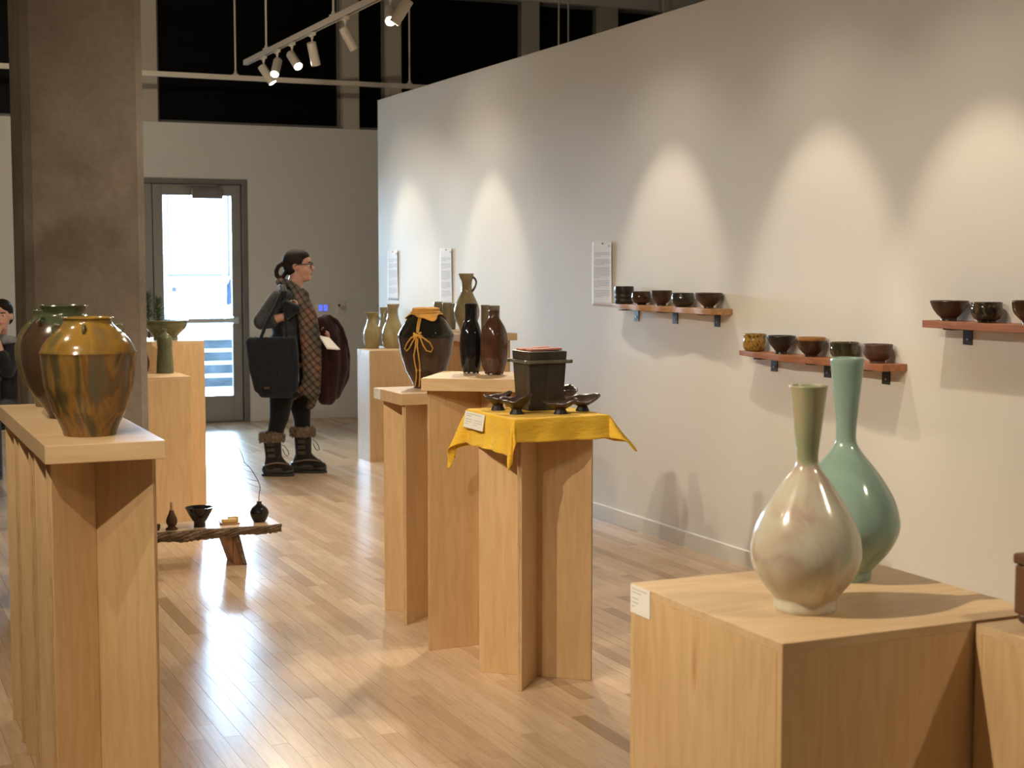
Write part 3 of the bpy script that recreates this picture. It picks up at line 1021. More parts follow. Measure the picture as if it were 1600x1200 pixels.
MB().grid(cover, 96, 16).build('cloth_cover', 'ochre_cloth', o, smooth=60, solid=.0018)
zr = ztop - .016
MB().tube([(.0645 * math.cos(a), .0645 * math.sin(a), zr + .001 * math.sin(3 * a)) for a in np.linspace(0, 2 * math.pi, 40, endpoint=False)], .0038, 8, closed=True).build('cord_ring', 'yellow_cord', o, smooth=60)
MB().tube([(.0645 * math.cos(a), .0645 * math.sin(a), zr - .0068) for a in np.linspace(0, 2 * math.pi, 40, endpoint=False)], .0038, 8, closed=True).build('cord_ring', 'yellow_cord', o, smooth=60)


def on_jar(sx, z, off=.004):
    """point on the jar front: sx metres sideways (camera right), height z"""
    r = float(np.interp(z, [q[1] for q in pr], [q[0] for q in pr])) + off
    r = max(r, abs(sx) + .001)
    a = VA + math.asin(max(-1, min(1, sx / r)))
    return (r * math.cos(a), r * math.sin(a), z)


kx = k
cz = lambda y: (607 - y) * kx
cxp = lambda x: (x - 663.5) * kx          # cord hangs a little left of the jar axis
ox_ = (658.0 - 666.0) * kx
J = lambda x, y, off=.005: on_jar((x - 666) * kx, cz(y), off)
for dx in (-1.3, 1.5):
    MB().tube([J(658.5 + dx + .4, 494), J(657.5 + dx, 502), J(656 + dx, 511), J(655.5 + dx * .5, 520)], .0040, 8).build('cord', 'yellow_cord', o, smooth=60)
for pts in ([(655, 524), (646, 527), (639, 536), (635, 545), (638, 548), (643, 543), (648, 533), (653, 526)],
            [(656, 524), (664, 527), (674, 534), (679, 543), (676, 549), (669, 547), (664, 538), (660, 527)]):
    MB().tube([J(x, y, .006) for x, y in pts], .0036, 8).build('cord_loop', 'yellow_cord', o, smooth=60)
kn = MB()
for a_, b_ in (((650, 521), (661, 527)), ((651, 528), (660, 520)), ((650, 524.5), (661, 524.5))):
    kn.capsule(J(*a_, .007), J(*b_, .007), .0055, .0055, 10, 3)
kn.build('knot', 'yellow_cord', o, smooth=60)
for pts in ([(653.5, 528), (652.5, 540), (649.5, 555), (651, 568), (653, 578), (652.5, 590), (650.5, 600), (649.5, 604)], [(656, 528), (655, 540), (657, 555), (658.5, 568), (658.5, 578), (658, 590), (657, 600), (656, 604)]):
    MB().tube([J(x, y, .005) for x, y in pts], .0036, 8).build('cord', 'yellow_cord', o, smooth=60)
    MB().ell(J(*pts[4], .005), (.0062, .0062, .0062)).build('cord_bead', 'yellow_cord', o, smooth=60)

# two bottles on the tall plinth


def lobes(n, amp, ph, z0, z1):
    def f(t, r, z):
        s_ = min(1, max(0, (z - z0) / .02)) * min(1, max(0, (z1 - z) / .03))
        foot = (math.cos(n * (t - ph)) ** 2) * .011 * max(0, 1 - z / .012)
        return r * (1 + amp * s_ * (abs(math.cos(n / 2 * (t - ph))) - .5)), z + foot
    return f


B1 = [(585, 11), (583, 13), (572, 15.5), (555, 17.5), (538, 18), (522, 16.5), (511, 13.5), (503, 10.5), (497, 9.6), (485, 9.6), (477, 10.2)]
pot('lobed_bottle', 'black glazed lobed bottle with straight neck', 'bottle', 736, 583.5, Z2, B1, 'black_glaze', 'pair of bottles', fn=lobes(4, .10, VA + .9, .01, .20), seg=80, dfrac=.3)
B2 = [(587, 12), (585, 14.5), (573, 18), (556, 20.7), (540, 21.3), (525, 20), (513, 17), (505, 12.5), (499, 9), (493, 7.5), (489, 8.6), (486.5, 8.3)]
pot('lobed_bottle', 'brown glazed lobed bottle with flared lip and combed panel', 'bottle', 772, 585.5, Z2, B2, 'brown_gloss', 'pair of bottles', fn=lobes(4, .08, VA + .35, .01, .20), seg=80, dfrac=.3)

# olive pitchers and beakers


def pitcher(label, cx, yb, zs, rows, mat, hdir, hy0, hy1, hout, group, spout=True, hmat=None):
    P, pr, k = px_profile(cx, yb, zs, rows)
    prs = spline(pr, 4)
    ztop_ = prs[-1][1]
    sa = hdir + math.pi

    def f(t, r, z):
        if spout and z > ztop_ * .86:
            w_ = (z - ztop_ * .86) / (ztop_ * .14)
            r *= 1 + .18 * w_ * max(0, math.cos(t - sa)) ** 6
        return r, z
    e = empty('pitcher', (P[0], P[1], zs + .0005), 0, label, 'pitcher', group)
    o = MB().lathe(hollow(prs, .005, .5), 48, f).build('body', mat, e, smooth=50)
    z0, z1 = (rows[0][0] - hy0) * k, (rows[0][0] - hy1) * k
    ra = lambda z: float(np.interp(z, [q[1] for q in prs], [q[0] for q in prs]))
    d = Vector((math.cos(hdir), math.sin(hdir), 0))
    pts = []
    for i in range(9):
        s_ = i / 8
        z = z0 + (z1 - z0) * s_
        pts.append(d * (ra(z0) * (1 - s_) + ra(z1) * s_ - .003 + hout * k * math.sin(math.pi * s_) ** .8) + Vector((0, 0, z + .01 * math.sin(math.pi * s_))))
    MB().tube(pts, [.008, .0075, .007, .0065, .0065, .0065, .007, .008, .009], 10).build('handle', hmat or mat, o, smooth=60)
    return e


camR = math.atan2(_r[1], _r[0])
pitcher('tall olive pitcher with dark handle on the cross plinth by the wall', 729.5, 516.5, ZB, [(516, 11), (508, 14.5), (497, 18.5), (487, 20), (477, 18.5), (466, 13.5), (456, 9), (450, 8), (440, 8.2), (434, 10), (427.5, 11)], 'celadon_tan', camR, 433, 455, 6.0, 'olive pitchers', hmat='celadon_green')
for cx, yb, yt, r0, r1, lb in ((685, 516.5, 472, 5.6, 6.8, 'tall olive beaker next to the rope-tied jar cover'), (698.5, 517.5, 473.5, 6, 7, 'tan beaker between the jar cover and the tall pitcher'), (706.5, 514.6, 475, 5, 6, 'slim grey beaker half hidden by the tall pitcher'),
                               (758.5, 517.5, 477, 6, 7, 'olive beaker behind the necks of the two dark bottles'), (772.5, 519, 478, 7, 8.6, 'wide olive beaker behind the brown bottle')):
    pot('beaker', lb, 'beaker', cx, yb, ZB, [(yb, r0), (yb - 3, r0 + .6), ((yb + yt) / 2, (r0 + r1) / 2 + .4), (yt, r1)], 'celadon_grey', 'olive beakers', t=.004, seg=32)
pitcher('small olive pitcher at the outer corner of the far box plinth', 581.5, 544.5, ZP, [(545, 9.5), (537, 12.5), (527, 13.8), (517, 12.5), (507, 9), (499, 7.4), (494, 8.2), (489, 9.8)], 'celadon_tan', camR + .1, 494, 515, 4.5, 'olive pitchers')
pitcher('slim olive pitcher standing between two rounder ones', 601, 540.5, ZP, [(541, 8.5), (531, 11.5), (520, 12), (508, 9), (497, 6.8), (488, 7), (481, 8)], 'celadon_grey', camR - .9, 486, 510, 4.5, 'olive pitchers')
pitcher('round-bellied olive pitcher beside the rope-tied jar', 614, 544, ZP, [(545, 14), (537, 16.5), (526, 17.4), (514, 15.5), (503, 11), (493, 8.4), (484, 8.2), (476.5, 9.3)], 'celadon_tan', camR + math.pi, 485, 506, 4.0, 'olive pitchers')

# green bottle, wide bowl, brown pot
pot('green_bottle', 'slim green bottle with small neck on the low box plinth', 'bottle', 258, 583, ZS, [(584, 13), (581, 13.3), (570, 12.9), (555, 12), (543, 11.3), (541, 11.8), (530, 11.5), (525, 9), (521.5, 4.4), (518, 3.6), (515.5, 4.2)], 'celadon_green', dfrac=.3)
e, o, pr, k = pot('wide_bowl', 'wide flared green pedestal bowl holding sprigs on the tall box plinth', 'bowl', 259, 531, ZT, [(531.5, 19), (527, 18.5), (524, 20), (518, 26), (512, 31), (507, 33), (504, 33), (501.5, 35.5)], 'celadon_green', parts=True, t=.01, dfrac=.8)
plain('needle', (.035, .075, .035), .6, var=.4)
plain('sprig_stem', (.09, .06, .04), .8, var=.3)
for (cx, yt, lb) in ((233, 458, 'dark green tufted sprig close to the concrete column'), (248, 468, 'shorter dark green tufted sprig over the wide bowl')):
    bx = (cx - 259) * k
    d = Vector((_r[0], _r[1], 0))
    base = d * bx + Vector((0, 0, .045))
    H_ = (531 - yt) * k
    top = d * bx * 1.02 + Vector((0, 0, H_))
    sg = empty('pine_sprig', Vector(e.location) + base, 0, lb, 'plant', 'sprigs in the wide bowl')
    MB().tube([(0, 0, -.034), (0.002, 0, .03), tuple((top - base) * .6), tuple(top - base)], .006, 8).build('stem', 'sprig_stem', sg)
    nd = MB()
    rs = random.Random(cx)
    for i in range(240):
        s_ = rs.uniform(.35, 1.02)
        p = (top - base) * s_
        a, el = rs.uniform(0, 2 * math.pi), rs.uniform(-.2, 1.2)
        L = rs.uniform(.03, .065) * (1.2 - .4 * s_)
        q = p + Vector((math.cos(a) * math.cos(el), math.sin(a) * math.cos(el), math.sin(el))) * L
        nd.tube([p, q], [.0018, .0006], 4, caps=False)
    nd.build('needles', 'needle', sg)
pot('brown_pot', 'small round brown pot half hidden by the concrete column', 'pot', 222, 583.5, ZS, [(582, 7), (576, 10), (566, 12), (556, 10), (550, 7), (548, 7.5)], 'bowl_red', t=.005)

# two vases in the foreground
V1 = [(962, 46), (956, 48), (944, 47.5), (938, 51), (917, 68), (892, 81.5), (868, 85), (840, 80.5), (812, 68.5), (784, 51), (760, 35.5), (742, 22), (730, 16.8), (716, 16.6), (682, 20.5), (640, 25.5), (620, 28), (612, 29.5)]
pot('long_neck_vase', 'pale iridescent long-necked vase with rosy blush', 'vase', 1258, 952.5, ZV, V1, 'iridescent_ash', 'pair of long-necked vases', seg=96, dfrac=.55,
    fn=lambda t, r, z: (r * (1 + .012 * math.cos(2 * t + 1) + .006 * math.cos(5 * t)), z))
V2 = [(912, 41), (906, 42.5), (897, 43.5), (890, 49), (868, 68.5), (842, 82), (820, 84.5), (790, 77), (764, 63), (740, 46), (718, 28), (702, 17.5), (690, 15.3), (670, 16), (630, 20), (590, 24), (575, 25.5), (569, 25)]
pot('long_neck_vase', 'teal green long-necked vase with thick glossy glaze', 'vase', 1318, 903, ZV, V2, 'chun_teal', 'pair of long-necked vases', seg=96, dfrac=.55)

# brown lidded box at the edge
P = onz(1583, 972, ZV - .004)
bx = empty('lidded_box', (P[0] + .096, P[1] - .073, ZV - .0035), 0, 'brown stoneware box on stubby feet beside the vases', 'box')
glaze('box_clay', [(.3, (.10, .045, .022)), (.7, (.16, .075, .037))], 9, rough=.4)
MB().box((-.10, -.07, .018), (.10, .07, .115)).build('body', 'box_clay', bx, bevel=.006)
MB().box((-.103, -.073, .1155), (.103, .073, .137)).build('lid', 'box_clay', bx, bevel=.006)
for sx in (-1, 1):
    for sy in (-1, 1):
        MB().ell((sx * .083, sy * .052, .0125), (.016, .016, .0125)).build('foot', 'bowl_red', bx, smooth=60)

# ------------------------------------------------------------------ yellow cloth plinth
m, nt, b = mat_base('yellow_cloth', (.78, .47, .035), .85, 0, .2)
b.inputs['Sheen Weight'].default_value = .1
nt.links.new(ramp(nt, [(.3, (.74, .42, .03)), (.7, (.86, .56, .065))], noise(nt, 5, (1, 1, 1), 4)), b.inputs['Base Color'])
b.inputs['Subsurface Weight'].default_value = .0
bump(nt, b, noise(nt, 26, (1, 1, 3.5), 4, .6), .7, .006)
PCX, PCY, PHX, PHY = 2.3625, 5.075, .1885, .2145
dropx0, dropx1, dropy0, dropy1 = .135, .10, .088, .15
flare = {(-1, -1): .10, (-1, 1): .30, (1, -1): .62, (1, 1): .35}


def cloth(u, v):
    X = -PHX - dropx0 + u * (2 * PHX + dropx0 + dropx1)
    Y = -PHY - dropy0 + v * (2 * PHY + dropy0 + dropy1)
    px_, py_ = max(-PHX, min(PHX, X)), max(-PHY, min(PHY, Y))
    dx, dy = X - px_, Y - py_
    L = math.hypot(dx, dy)
    zt = Z3 + .0035
    wr = .0012 * math.sin(31 * X + 17 * Y) + .001 * math.sin(47 * Y - 13 * X)
    if L < 1e-6: return (PCX + px_, PCY + py_, zt + abs(wr) * .4)
    d = Vector((dx / L, dy / L))
    corner = min(abs(dx), abs(dy)) / max(abs(dx), abs(dy), 1e-6)
    fl_ = .10 + .05 * math.sin(9 * X + 5 * Y)
    if corner > 0:
        sg = (1 if dx > 0 else -1, 1 if dy > 0 else -1)
        fl_ = fl_ * (1 - corner) + flare[sg] * corner
        fl_ += .25 * math.sin(math.pi * corner) * (.4 if sg == (-1, -1) else 1)
        L *= 1 + .30 * corner
    drop = max(0, L - .006)
    out = .004 + min(L, .006) * .3 + drop * math.sin(fl_)
    rip = (.004 * math.sin(38 * X + 3) + .0035 * math.sin(52 * Y)) * min(1, drop / .05)
    out = max(.0035, out + rip)
    return (PCX + px_ + d.x * out, PCY + py_ + d.y * out, zt - drop * math.cos(fl_) + wr - .0015 * min(1, L / .006))


cl = MB().grid(cloth, 110, 110).build('yellow_cloth', 'yellow_cloth', smooth=60, solid=.0016)
tag(cl, 'yellow wrinkled cloth draped over the cross plinth', 'cloth')

ZC3 = Z3 + .0058
P = onz(830, 642, ZC3)
T = empty('square_pot', (P[0] + .066, P[1] + .070, ZC3), 0, 'dark square tapered clay pot with slabs on top on the yellow cloth', 'pot')
hb, ht, H_ = .067, .079, .222
mb = MB()
for (h0, z0), (h1, z1) in (((hb, 0), (ht, H_)),):
    o_ = [(-h0, -h0, z0), (h0, -h0, z0), (h0, h0, z0), (-h0, h0, z0), (-h1, -h1, z1), (h1, -h1, z1), (h1, h1, z1), (-h1, h1, z1)]
    w_ = .009
    i_ = [(-h0 + w_, -h0 + w_, .012), (h0 - w_, -h0 + w_, .012), (h0 - w_, h0 - w_, .012), (-h0 + w_, h0 - w_, .012), (-h1 + w_, -h1 + w_, z1), (h1 - w_, -h1 + w_, z1), (h1 - w_, h1 - w_, z1), (-h1 + w_, h1 - w_, z1)]
    mb.add(o_ + i_, [(3, 2, 1, 0), (0, 1, 5, 4), (1, 2, 6, 5), (2, 3, 7, 6), (3, 0, 4, 7), (8, 9, 10, 11), (9, 8, 12, 13), (10, 9, 13, 14), (11, 10, 14, 15), (8, 11, 15, 12), (4, 5, 13, 12), (5, 6, 14, 13), (6, 7, 15, 14), (7, 4, 12, 15)])
bd = mb.build('body', 'clay_dark', T, bevel=.003)
zr = .183
hr = hb + (ht - hb) * zr / H_
for sx, sy, L in ((0, -1, hr + .022), (0, 1, hr + .022)):
    MB().obox((0, sy * (hr + .006), zr), (L, 0, 0), (0, .006, 0), (0, 0, .0065)).build('rod', 'clay_band', T, bevel=.003)
for sx in (-1, 1):
    MB().obox((sx * (hr + .006), 0, zr - .001), (.006, 0, 0), (0, hr + .018, 0), (0, 0, .006)).build('rod', 'clay_band', T, bevel=.003)
for (sx, sy) in ((0, -1), (-1, 0), (0, 1), (1, 0)):
    if sx == 0: MB().obox((0, sy * (hb + .003), .010), (hb + .004, 0, 0), (0, .0035, 0), (0, 0, .010)).build('base_band', 'clay_dark', T, bevel=.002)
    else: MB().obox((sx * (hb + .003), 0, .010), (.0035, 0, 0), (0, hb - .001, 0), (0, 0, .010)).build('base_band', 'clay_dark', T, bevel=.002)
MB().obox((.008, -.022, H_ + .0050), (.066, 0, .0016), (0, .024, 0), (0, 0, .0042)).build('slab', 'lid_pink', T, bevel=.002)
MB().obox((-.012, .030, H_ + .0066), (.060, 0, .0030), (0, .024, 0), (0, 0, .0042)).build('slab', 'lid_pink', T, bevel=.002)


def leaf_dish(label, cx, yb, rot, sx, sy, up, tilt=0.0):
    P = onz(cx, yb, ZC3)
    e = empty('leaf_dish', (P[0], P[1], ZC3), rot, label, 'dish', 'folded clay dishes around the square pot')

    def f(u, v):
        a = 2 * math.pi * u
        q = v ** .9
        c2 = math.cos(2 * a)
        rad = (sx * sy) / math.sqrt((sy * math.cos(a)) ** 2 + (sx * math.sin(a)) ** 2)
        rad *= 1.12 + .05 * math.cos(4 * a) + .05 * math.sin(3 * a + rot)
        lip = up * (.90 + .12 * c2 + .16 * math.cos(a) + .06 * math.sin(5 * a + rot))
        return (rad * q * math.cos(a), rad * q * math.sin(a), .019 + lip * q ** 1.9 + tilt * q * math.sin(a))
    MB().grid(f, 40, 9).build('bowl', 'leaf_clay', e, smooth=60, solid=.0045)
    MB().lathe([(.027, 0), (.026, .003), (.019, .016), (.021, .022)], 10, cap1=True).build('foot', 'clay_foot', e, smooth=30)
    return e


leaf_dish('folded clay dish by the card edge behind another dish', 778, 640.5, camR + .1, .046, .040, .042, .004)
leaf_dish('steeply folded clay dish at the front corner of the pot', 807, 646.5, camR - .3, .052, .042, .046, .006)
leaf_dish('shallow clay dish in front of the square pot', 876, 646.5, camR + .15, .056, .038, .030, .003)
leaf_dish('brown clay dish at the edge of the cloth beside the pot', 910, 641.5, camR + .25, .060, .045, .034, .010)
leaf_dish('clay dish mostly hidden behind the square pot', 884, 629, camR + 1.2, .050, .040, .040)

# ------------------------------------------------------------------ live-edge bench
ZBN = .205
bt = empty('live_edge_bench', (1.52, 7.66, 0), 0, 'low live-edge slab bench with bark side and plank legs', 'bench')
rb = random.Random(5)
xs = np.linspace(1.30, 2.045, 64)
fy = [7.535 + .012 * math.sin(9 * x) + .006 * math.sin(31 * x + 1) for x in xs]
by = [7.80 + .010 * math.sin(7 * x + 2) for x in xs]
top_ = MB()
n = len(xs)
th = [.052 - .018 * max(0, (x - 1.8) / .245) + .006 * math.sin(13 * x) + rb.uniform(-.003, .003) for x in xs]
v = []
for i, x in enumerate(xs):
    x_ = x - 1.52
    v += [(x_, fy[i] - 7.66 + .006, ZBN), (x_, by[i] - 7.66, ZBN), (x_, by[i] - 7.66 - .01, ZBN - th[i]), (x_, fy[i] - 7.66 + .014, ZBN - th[i] - .002)]
f = []
for i in range(n - 1):
    a, c = 4 * i, 4 * i + 4
    f += [(a, c, c + 1, a + 1), (a + 1, c + 1, c + 2, a + 2), (a + 2, c + 2, c + 3, a + 3), (a + 3, c + 3, c, a)]
f += [(0, 1, 2, 3), (4 * n - 1, 4 * n - 2, 4 * n - 3, 4 * n - 4)]
top_.add(v, f)
slab = top_.build('slab', 'slab_wood', bt)


def bark_pt(u, vv):
    i = u * (n - 1)
    i0 = min(int(i), n - 2); fr_ = i - i0
    L = lambda arr: arr[i0] * (1 - fr_) + arr[i0 + 1] * fr_
    x = L(xs)
    z = ZBN - .002 - vv * (L(th) - .001)
    bul = .010 * math.sin(math.pi * vv) + .006 * math.sin(40 * x + 6 * vv) * math.sin(11 * x) + .004 * math.sin(95 * x + 21 * vv) + rb.uniform(-.002, .002)
    return (x - 1.52, L(fy) - 7.66 - .002 - max(-.003, bul) + .010 * vv, z)


MB().grid(bark_pt, 220, 10).build('bark_edge', 'bark', slab, smooth=40, solid=.004)


def bark_end(u, vv):
    y = 7.54 + u * .25
    return (2.0455 - 1.52 + .003 * math.sin(30 * y + 8 * vv) + .002 * math.sin(77 * y), y - 7.66, ZBN - .001 - vv * (th[-1] - .002))


MB().grid(bark_end, 24, 5).build('end_grain', 'bark', slab, solid=.004)
for lx, s_ in ((1.80, 1), (1.375, -1)):
    mb = MB()
    x0 = lx - 1.52
    for (ya, yb_) in ((7.56, 7.76),):
        pr_ = [(x0 - .045, ZBN - .047), (x0 + .03, ZBN - .047), (x0 + .03 + s_ * .035, 0), (x0 - .045 + s_ * .055, 0)]
        mb.prism(pr_, 'y', ya - 7.66 + .012, yb_ - 7.66)
    lg = mb.build('leg', 'leg_wood', bt, bevel=.002)
    eb = MB().prism([(x0 + .004, ZBN - .049), (x0 + .033, ZBN - .049), (x0 + .033 + s_ * .036, .001), (x0 + .012 + s_ * .04, .001)], 'y', 7.553 - 7.66, 7.5715 - 7.66)
    eb.build('bark_strip', 'bark', lg, bevel=.002)
    MB().obox((x0 - .02 + s_ * .02, 7.568 - 7.66, .09), (.0006, 0, 0), (0, .0045, 0), (0, 0, .06)).build('check_line', 'bark', lg)
# things on the bench
e, o, pr, k = pot('bud_bottle', 'small brown bottle with tan stopper and glossy foot on the bench', 'bottle', 268.5, 827.5, ZBN, [(829, 9.3), (827, 9.5), (825, 6.5), (823, 6.3), (818, 8.8), (812, 8.2), (804, 4.8), (799, 3.4)], 'brown_gloss', parts=True, t=.004, dense=4)
wood('stopper', (.52, .33, .15), (.36, .2, .08))
MB().lathe([(.0062, 0), (.0085, .006), (.0070, .044), (.0055, .046)], 16, cap1=True).build('stopper', 'stopper', o, (0, 0, pr[-1][1] - .004), smooth=40)
pot('black_bowl', 'flared black tea bowl on the low bench', 'bowl', 312, 823, ZBN, [(826, 9), (819, 8.8), (817, 10), (812, 13.5), (804, 18), (795.5, 22.3)], 'black_glaze', t=.004)
e, o, pr, k = pot('twig_vase', 'round black bud vase on the low bench', 'vase', 405.5, 815, ZBN, [(817.5, 8.5), (813, 11.5), (804, 14.5), (796, 11.5), (791, 5.5), (788.5, 3.8), (786.5, 4.2)], 'black_glaze', parts=True, t=.004)
tw = empty('twig', (e.location.x, e.location.y, ZBN + .012), 0, 'thin bare twig standing in the round black vase', 'twig')
plain('twig_bark', (.09, .04, .035), .8, var=.3)
d = Vector((_r[0], _r[1], 0))
pts = [(405, 817), (404.5, 786), (405, 776), (407, 766), (404, 756), (397, 743), (390, 733), (383, 727), (379.5, 715), (376, 706), (369, 697), (362, 690)]
PT = [d * ((x - 405) * k) + Vector((0, .0, max(.0, (816 - y) * k))) for x, y in pts]
MB().tube(PT, [.0022, .002, .002, .002, .0018, .0018, .0016, .0016, .0014, .0012, .001, .0008], 6).build('stem', 'twig_bark', tw)
br_ = MB()
for i, (dx, dz) in ((7, (-22, 8)), (6, (-28, 12)), (5, (-24, 14)), (4, (-26, 9)), (3, (-30, 16)), (8, (-10, -6))):
    p0 = PT[i]
    br_.tube([p0, p0 + d * (dx * .5 * k) + Vector((0, 0, dz * .3 * k)), p0 + d * (dx * k) + Vector((0, 0, dz * k))], [.0010, .0008, .0005], 5)
br_.build('side_twigs', 'twig_bark', tw)
P = onz(360, 818, ZBN)
pl = empty('small_tray', (P[0], P[1], ZBN), -.1, 'tiny reddish wooden tray holding yellow blocks on the bench', 'tray')
plain('tray_red', (.40, .20, .08), .5)
plain('yellow_block', (.66, .42, .12), .55, var=.08)
MB().box((-.052, -.035, .0005), (.045, .035, .007)).build('tray_base', 'tray_red', pl, bevel=.003)
MB().box((-.056, -.038, .007), (-.046, .038, .012)).build('tray_rim', 'tray_red', pl, bevel=.002)
y1 = MB().box((-.045, -.028, 0), (.030, .004, .020)).build('yellow_block', 'yellow_block', None, (P[0], P[1], ZBN + .0075), -.1, bevel=.005)
tag(y1, 'long pale yellow block lying across the small tray', 'block')
y2 = MB().box((-.012, .006, 0), (.043, .032, .026)).build('yellow_block', 'yellow_block', None, (P[0], P[1], ZBN + .0075), -.1, bevel=.005)
tag(y2, 'short yellow block behind the long one on the tray', 'block')
pot('small_cup', 'small brown cup at the plinth side of the bench', 'cup', 244, 829, ZBN, [(832, 5), (828, 6.5), (823, 6.8)], 'brown_gloss', t=.003)

# ------------------------------------------------------------------ wall shelves with tea bowls


def shelf(label, y0, y1, zt, mat, brackets, live, X0=4.07):
    t = empty('wall_shelf', (WX, (y0 + y1) / 2, zt), 0, label, 'shelf')
    cy = (y0 + y1) / 2
    th_ = .030
    ys = np.linspace(y0, y1, 40)
    v = []
    for y in ys:
        s_ = (y - y0) / (y1 - y0)
        fx = X0 + live * (.010 * math.sin(9 * y + 1) + .005 * math.sin(27 * y)) + .02 * live * max(0, (s_ - .85) / .15) ** 2
        tt = th_ * (1 - .35 * live * max(0, (s_ - .7) / .3))
        v += [(fx - WX, y - cy, 0), (-.0008, y - cy, 0), (-.0008, y - cy, -tt), (fx - WX + .004 * live, y - cy, -tt)]
    f = []
    n_ = len(ys)
    for i in range(n_ - 1):
        a, c = 4 * i, 4 * i + 4
        f += [(a, a + 1, c + 1, c), (a + 1, a + 2, c + 2, c + 1), (a + 2, a + 3, c + 3, c + 2), (a + 3, a, c, c + 3)]
    f += [(3, 2, 1, 0), (4 * n_ - 4, 4 * n_ - 3, 4 * n_ - 2, 4 * n_ - 1)]
    MB().add(v, f).build('board', mat, t, bevel=.002)
    for yb_ in brackets:
        br = MB().box((-.006, yb_ - cy - .027, -.098), (-.0005, yb_ - cy + .027, -th_ - .0005)).box((-.11, yb_ - cy - .027, -th_ - .006), (-.006, yb_ - cy + .027, -th_ - .0005))
        bo = br.build('bracket', 'dark_steel', t, bevel=.0008)
        MB().lathe([(.006, 0), (.004, .003)], 10, cap1=True).build('screw', 'steel', bo, (-.006, yb_ - cy, -.075)).rotation_euler = (0, -math.pi / 2, 0)
    return t


S1, S2, S3 = 1.318, 1.118, 1.318
shelf('pale live-edge wall shelf with bark end beside the text sheet', 6.63, 7.785, S1, 'pale_shelf', (7.652, 7.21, 6.775), 1.0)
shelf('red wall shelf behind the teal vase neck', 5.229, 6.393, S2, 'red_shelf', (6.24, 5.80, 5.369), .6)
shelf('red wall shelf with the deep flared bowl, running out past the lower one', 3.6, 4.98, S3, 'red_shelf', (4.848, 4.30, 3.75), .0)


def teabowl(label, cx, yb, zt, rows, mat, grp, fn=None, t=.006):
    # stands on the shelf at about the middle of its depth
    r_ = ray(cx, yb)
    P = _c + r_ * (zt - CAM_H) / r_[2]
    # keep the bowl on the shelf board: slide along the sight line
    X = min(max(P[0], 4.118), 4.126)
    P = _c + r_ * X / r_[0]
    k = depth(P) / F_PX
    y0 = rows[0][0]
    pr = spline([(r * k, (y0 - y) * k) for y, r in rows], 4)
    o = MB().lathe(hollow(pr, t, 1.0), 48, fn).build('tea_bowl', mat, None, (P[0], P[1], zt + .0004), smooth=50)
    tag(o, label, 'bowl', grp)
    return o


def wob(a, ph, n=2): return lambda t, r, z: (r * (1 + a * math.cos(n * t + ph)), z + a * .25 * r * math.cos(t + ph) * min(1, z / .05))


g1, g2, g3 = 'tea bowls on the pale shelf', 'tea bowls on the lower red shelf', 'tea bowls on the upper red shelf'
teabowl('straight ridged dark tea bowl at the far end of the pale shelf', 975, 473, S1, [(474, 12.5), (473, 14), (469, 15), (466, 14.2), (462, 15.2), (459, 14.4), (454, 15.2), (447, 15)], 'bowl_black', g1, wob(.01, 1))
teabowl('low glossy brown tea bowl next to the ridged one', 1002.5, 475, S1, [(476, 7.5), (474, 8), (471.5, 13.5), (466, 16), (460, 15.4), (455.5, 14.4)], 'bowl_gloss', g1, wob(.015, 0))
teabowl('brown footed tea bowl in the middle of the pale shelf', 1033, 476.5, S1, [(478, 7.8), (475, 7.8), (472, 11.5), (465, 15.5), (459, 16.6), (454.5, 16.8)], 'bowl_brown', g1)
teabowl('glossy green-black rounded tea bowl on the pale shelf', 1067, 478, S1, [(479.5, 11), (478, 12.5), (473, 17), (467, 18.3), (461, 17.4), (458, 16.8)], 'raku_dark', g1, wob(.015, 2))
teabowl('wide matt dark footed tea bowl at the near end of the pale shelf', 1107, 480, S1, [(482, 8.3), (479, 8), (476, 11.5), (469, 18), (463, 20.8), (458.5, 21.6)], 'bowl_brown', g1)
teabowl('amber combed tea bowl on the lower red shelf', 1179, 546, S2, [(548, 12.5), (546, 15.5), (541, 17.6), (533, 18), (527, 17.2), (521.5, 17.4)], 'bowl_amber', g2, wob(.015, 1))
teabowl('matt black flared tea bowl with narrow foot', 1220.5, 550.5, S2, [(552.5, 9.5), (549, 9), (546, 11), (538, 17.5), (531, 21.5), (525, 22.3)], 'bowl_black', g2)
teabowl('dark brown tea bowl with orange lip', 1267.5, 554, S2, [(556.5, 9.6), (553.5, 10), (550, 14), (543, 19.5), (534, 21.8), (527, 22.2)], 'bowl_orange_lip', g2, wob(.01, 1))
teabowl('mottled green tea bowl with uneven rim', 1319, 559, S2, [(561, 13.5), (558.5, 16.5), (552, 21), (545, 22), (540, 21.5), (534.5, 22.4)], 'bowl_green', g2, wob(.035, .5, 3))
teabowl('matt reddish brown tea bowl at the near end of the lower shelf', 1371, 563.5, S2, [(566, 12), (562.5, 12), (559, 17), (552, 21.5), (545, 22.6), (537.5, 22.8)], 'bowl_red', g2, wob(.015, 2))
teabowl('deep flared brown bowl with small foot on the upper red shelf', 1482.5, 500, S3, [(502.5, 12.5), (498, 12.5), (494, 17), (486, 23.5), (478, 27.5), (472, 29.5)], 'bowl_brown', g3)
teabowl('blue-black brushed tea bowl on the upper red shelf', 1541.5, 501.5, S3, [(504.5, 13.5), (501.5, 14), (498, 19.5), (491, 23), (483, 23.6), (477, 22.8), (473.5, 23.2)], 'blue_black', g3, wob(.02, 1))
teabowl('glossy brown bowl with blue-grey side at the frame of the upper shelf', 1609, 505.5, S3, [(508, 11), (503, 11), (499, 16), (490, 24), (480, 27), (471, 27.5)], 'bowl_gloss', g3)

# ------------------------------------------------------------------ text sheets and cards


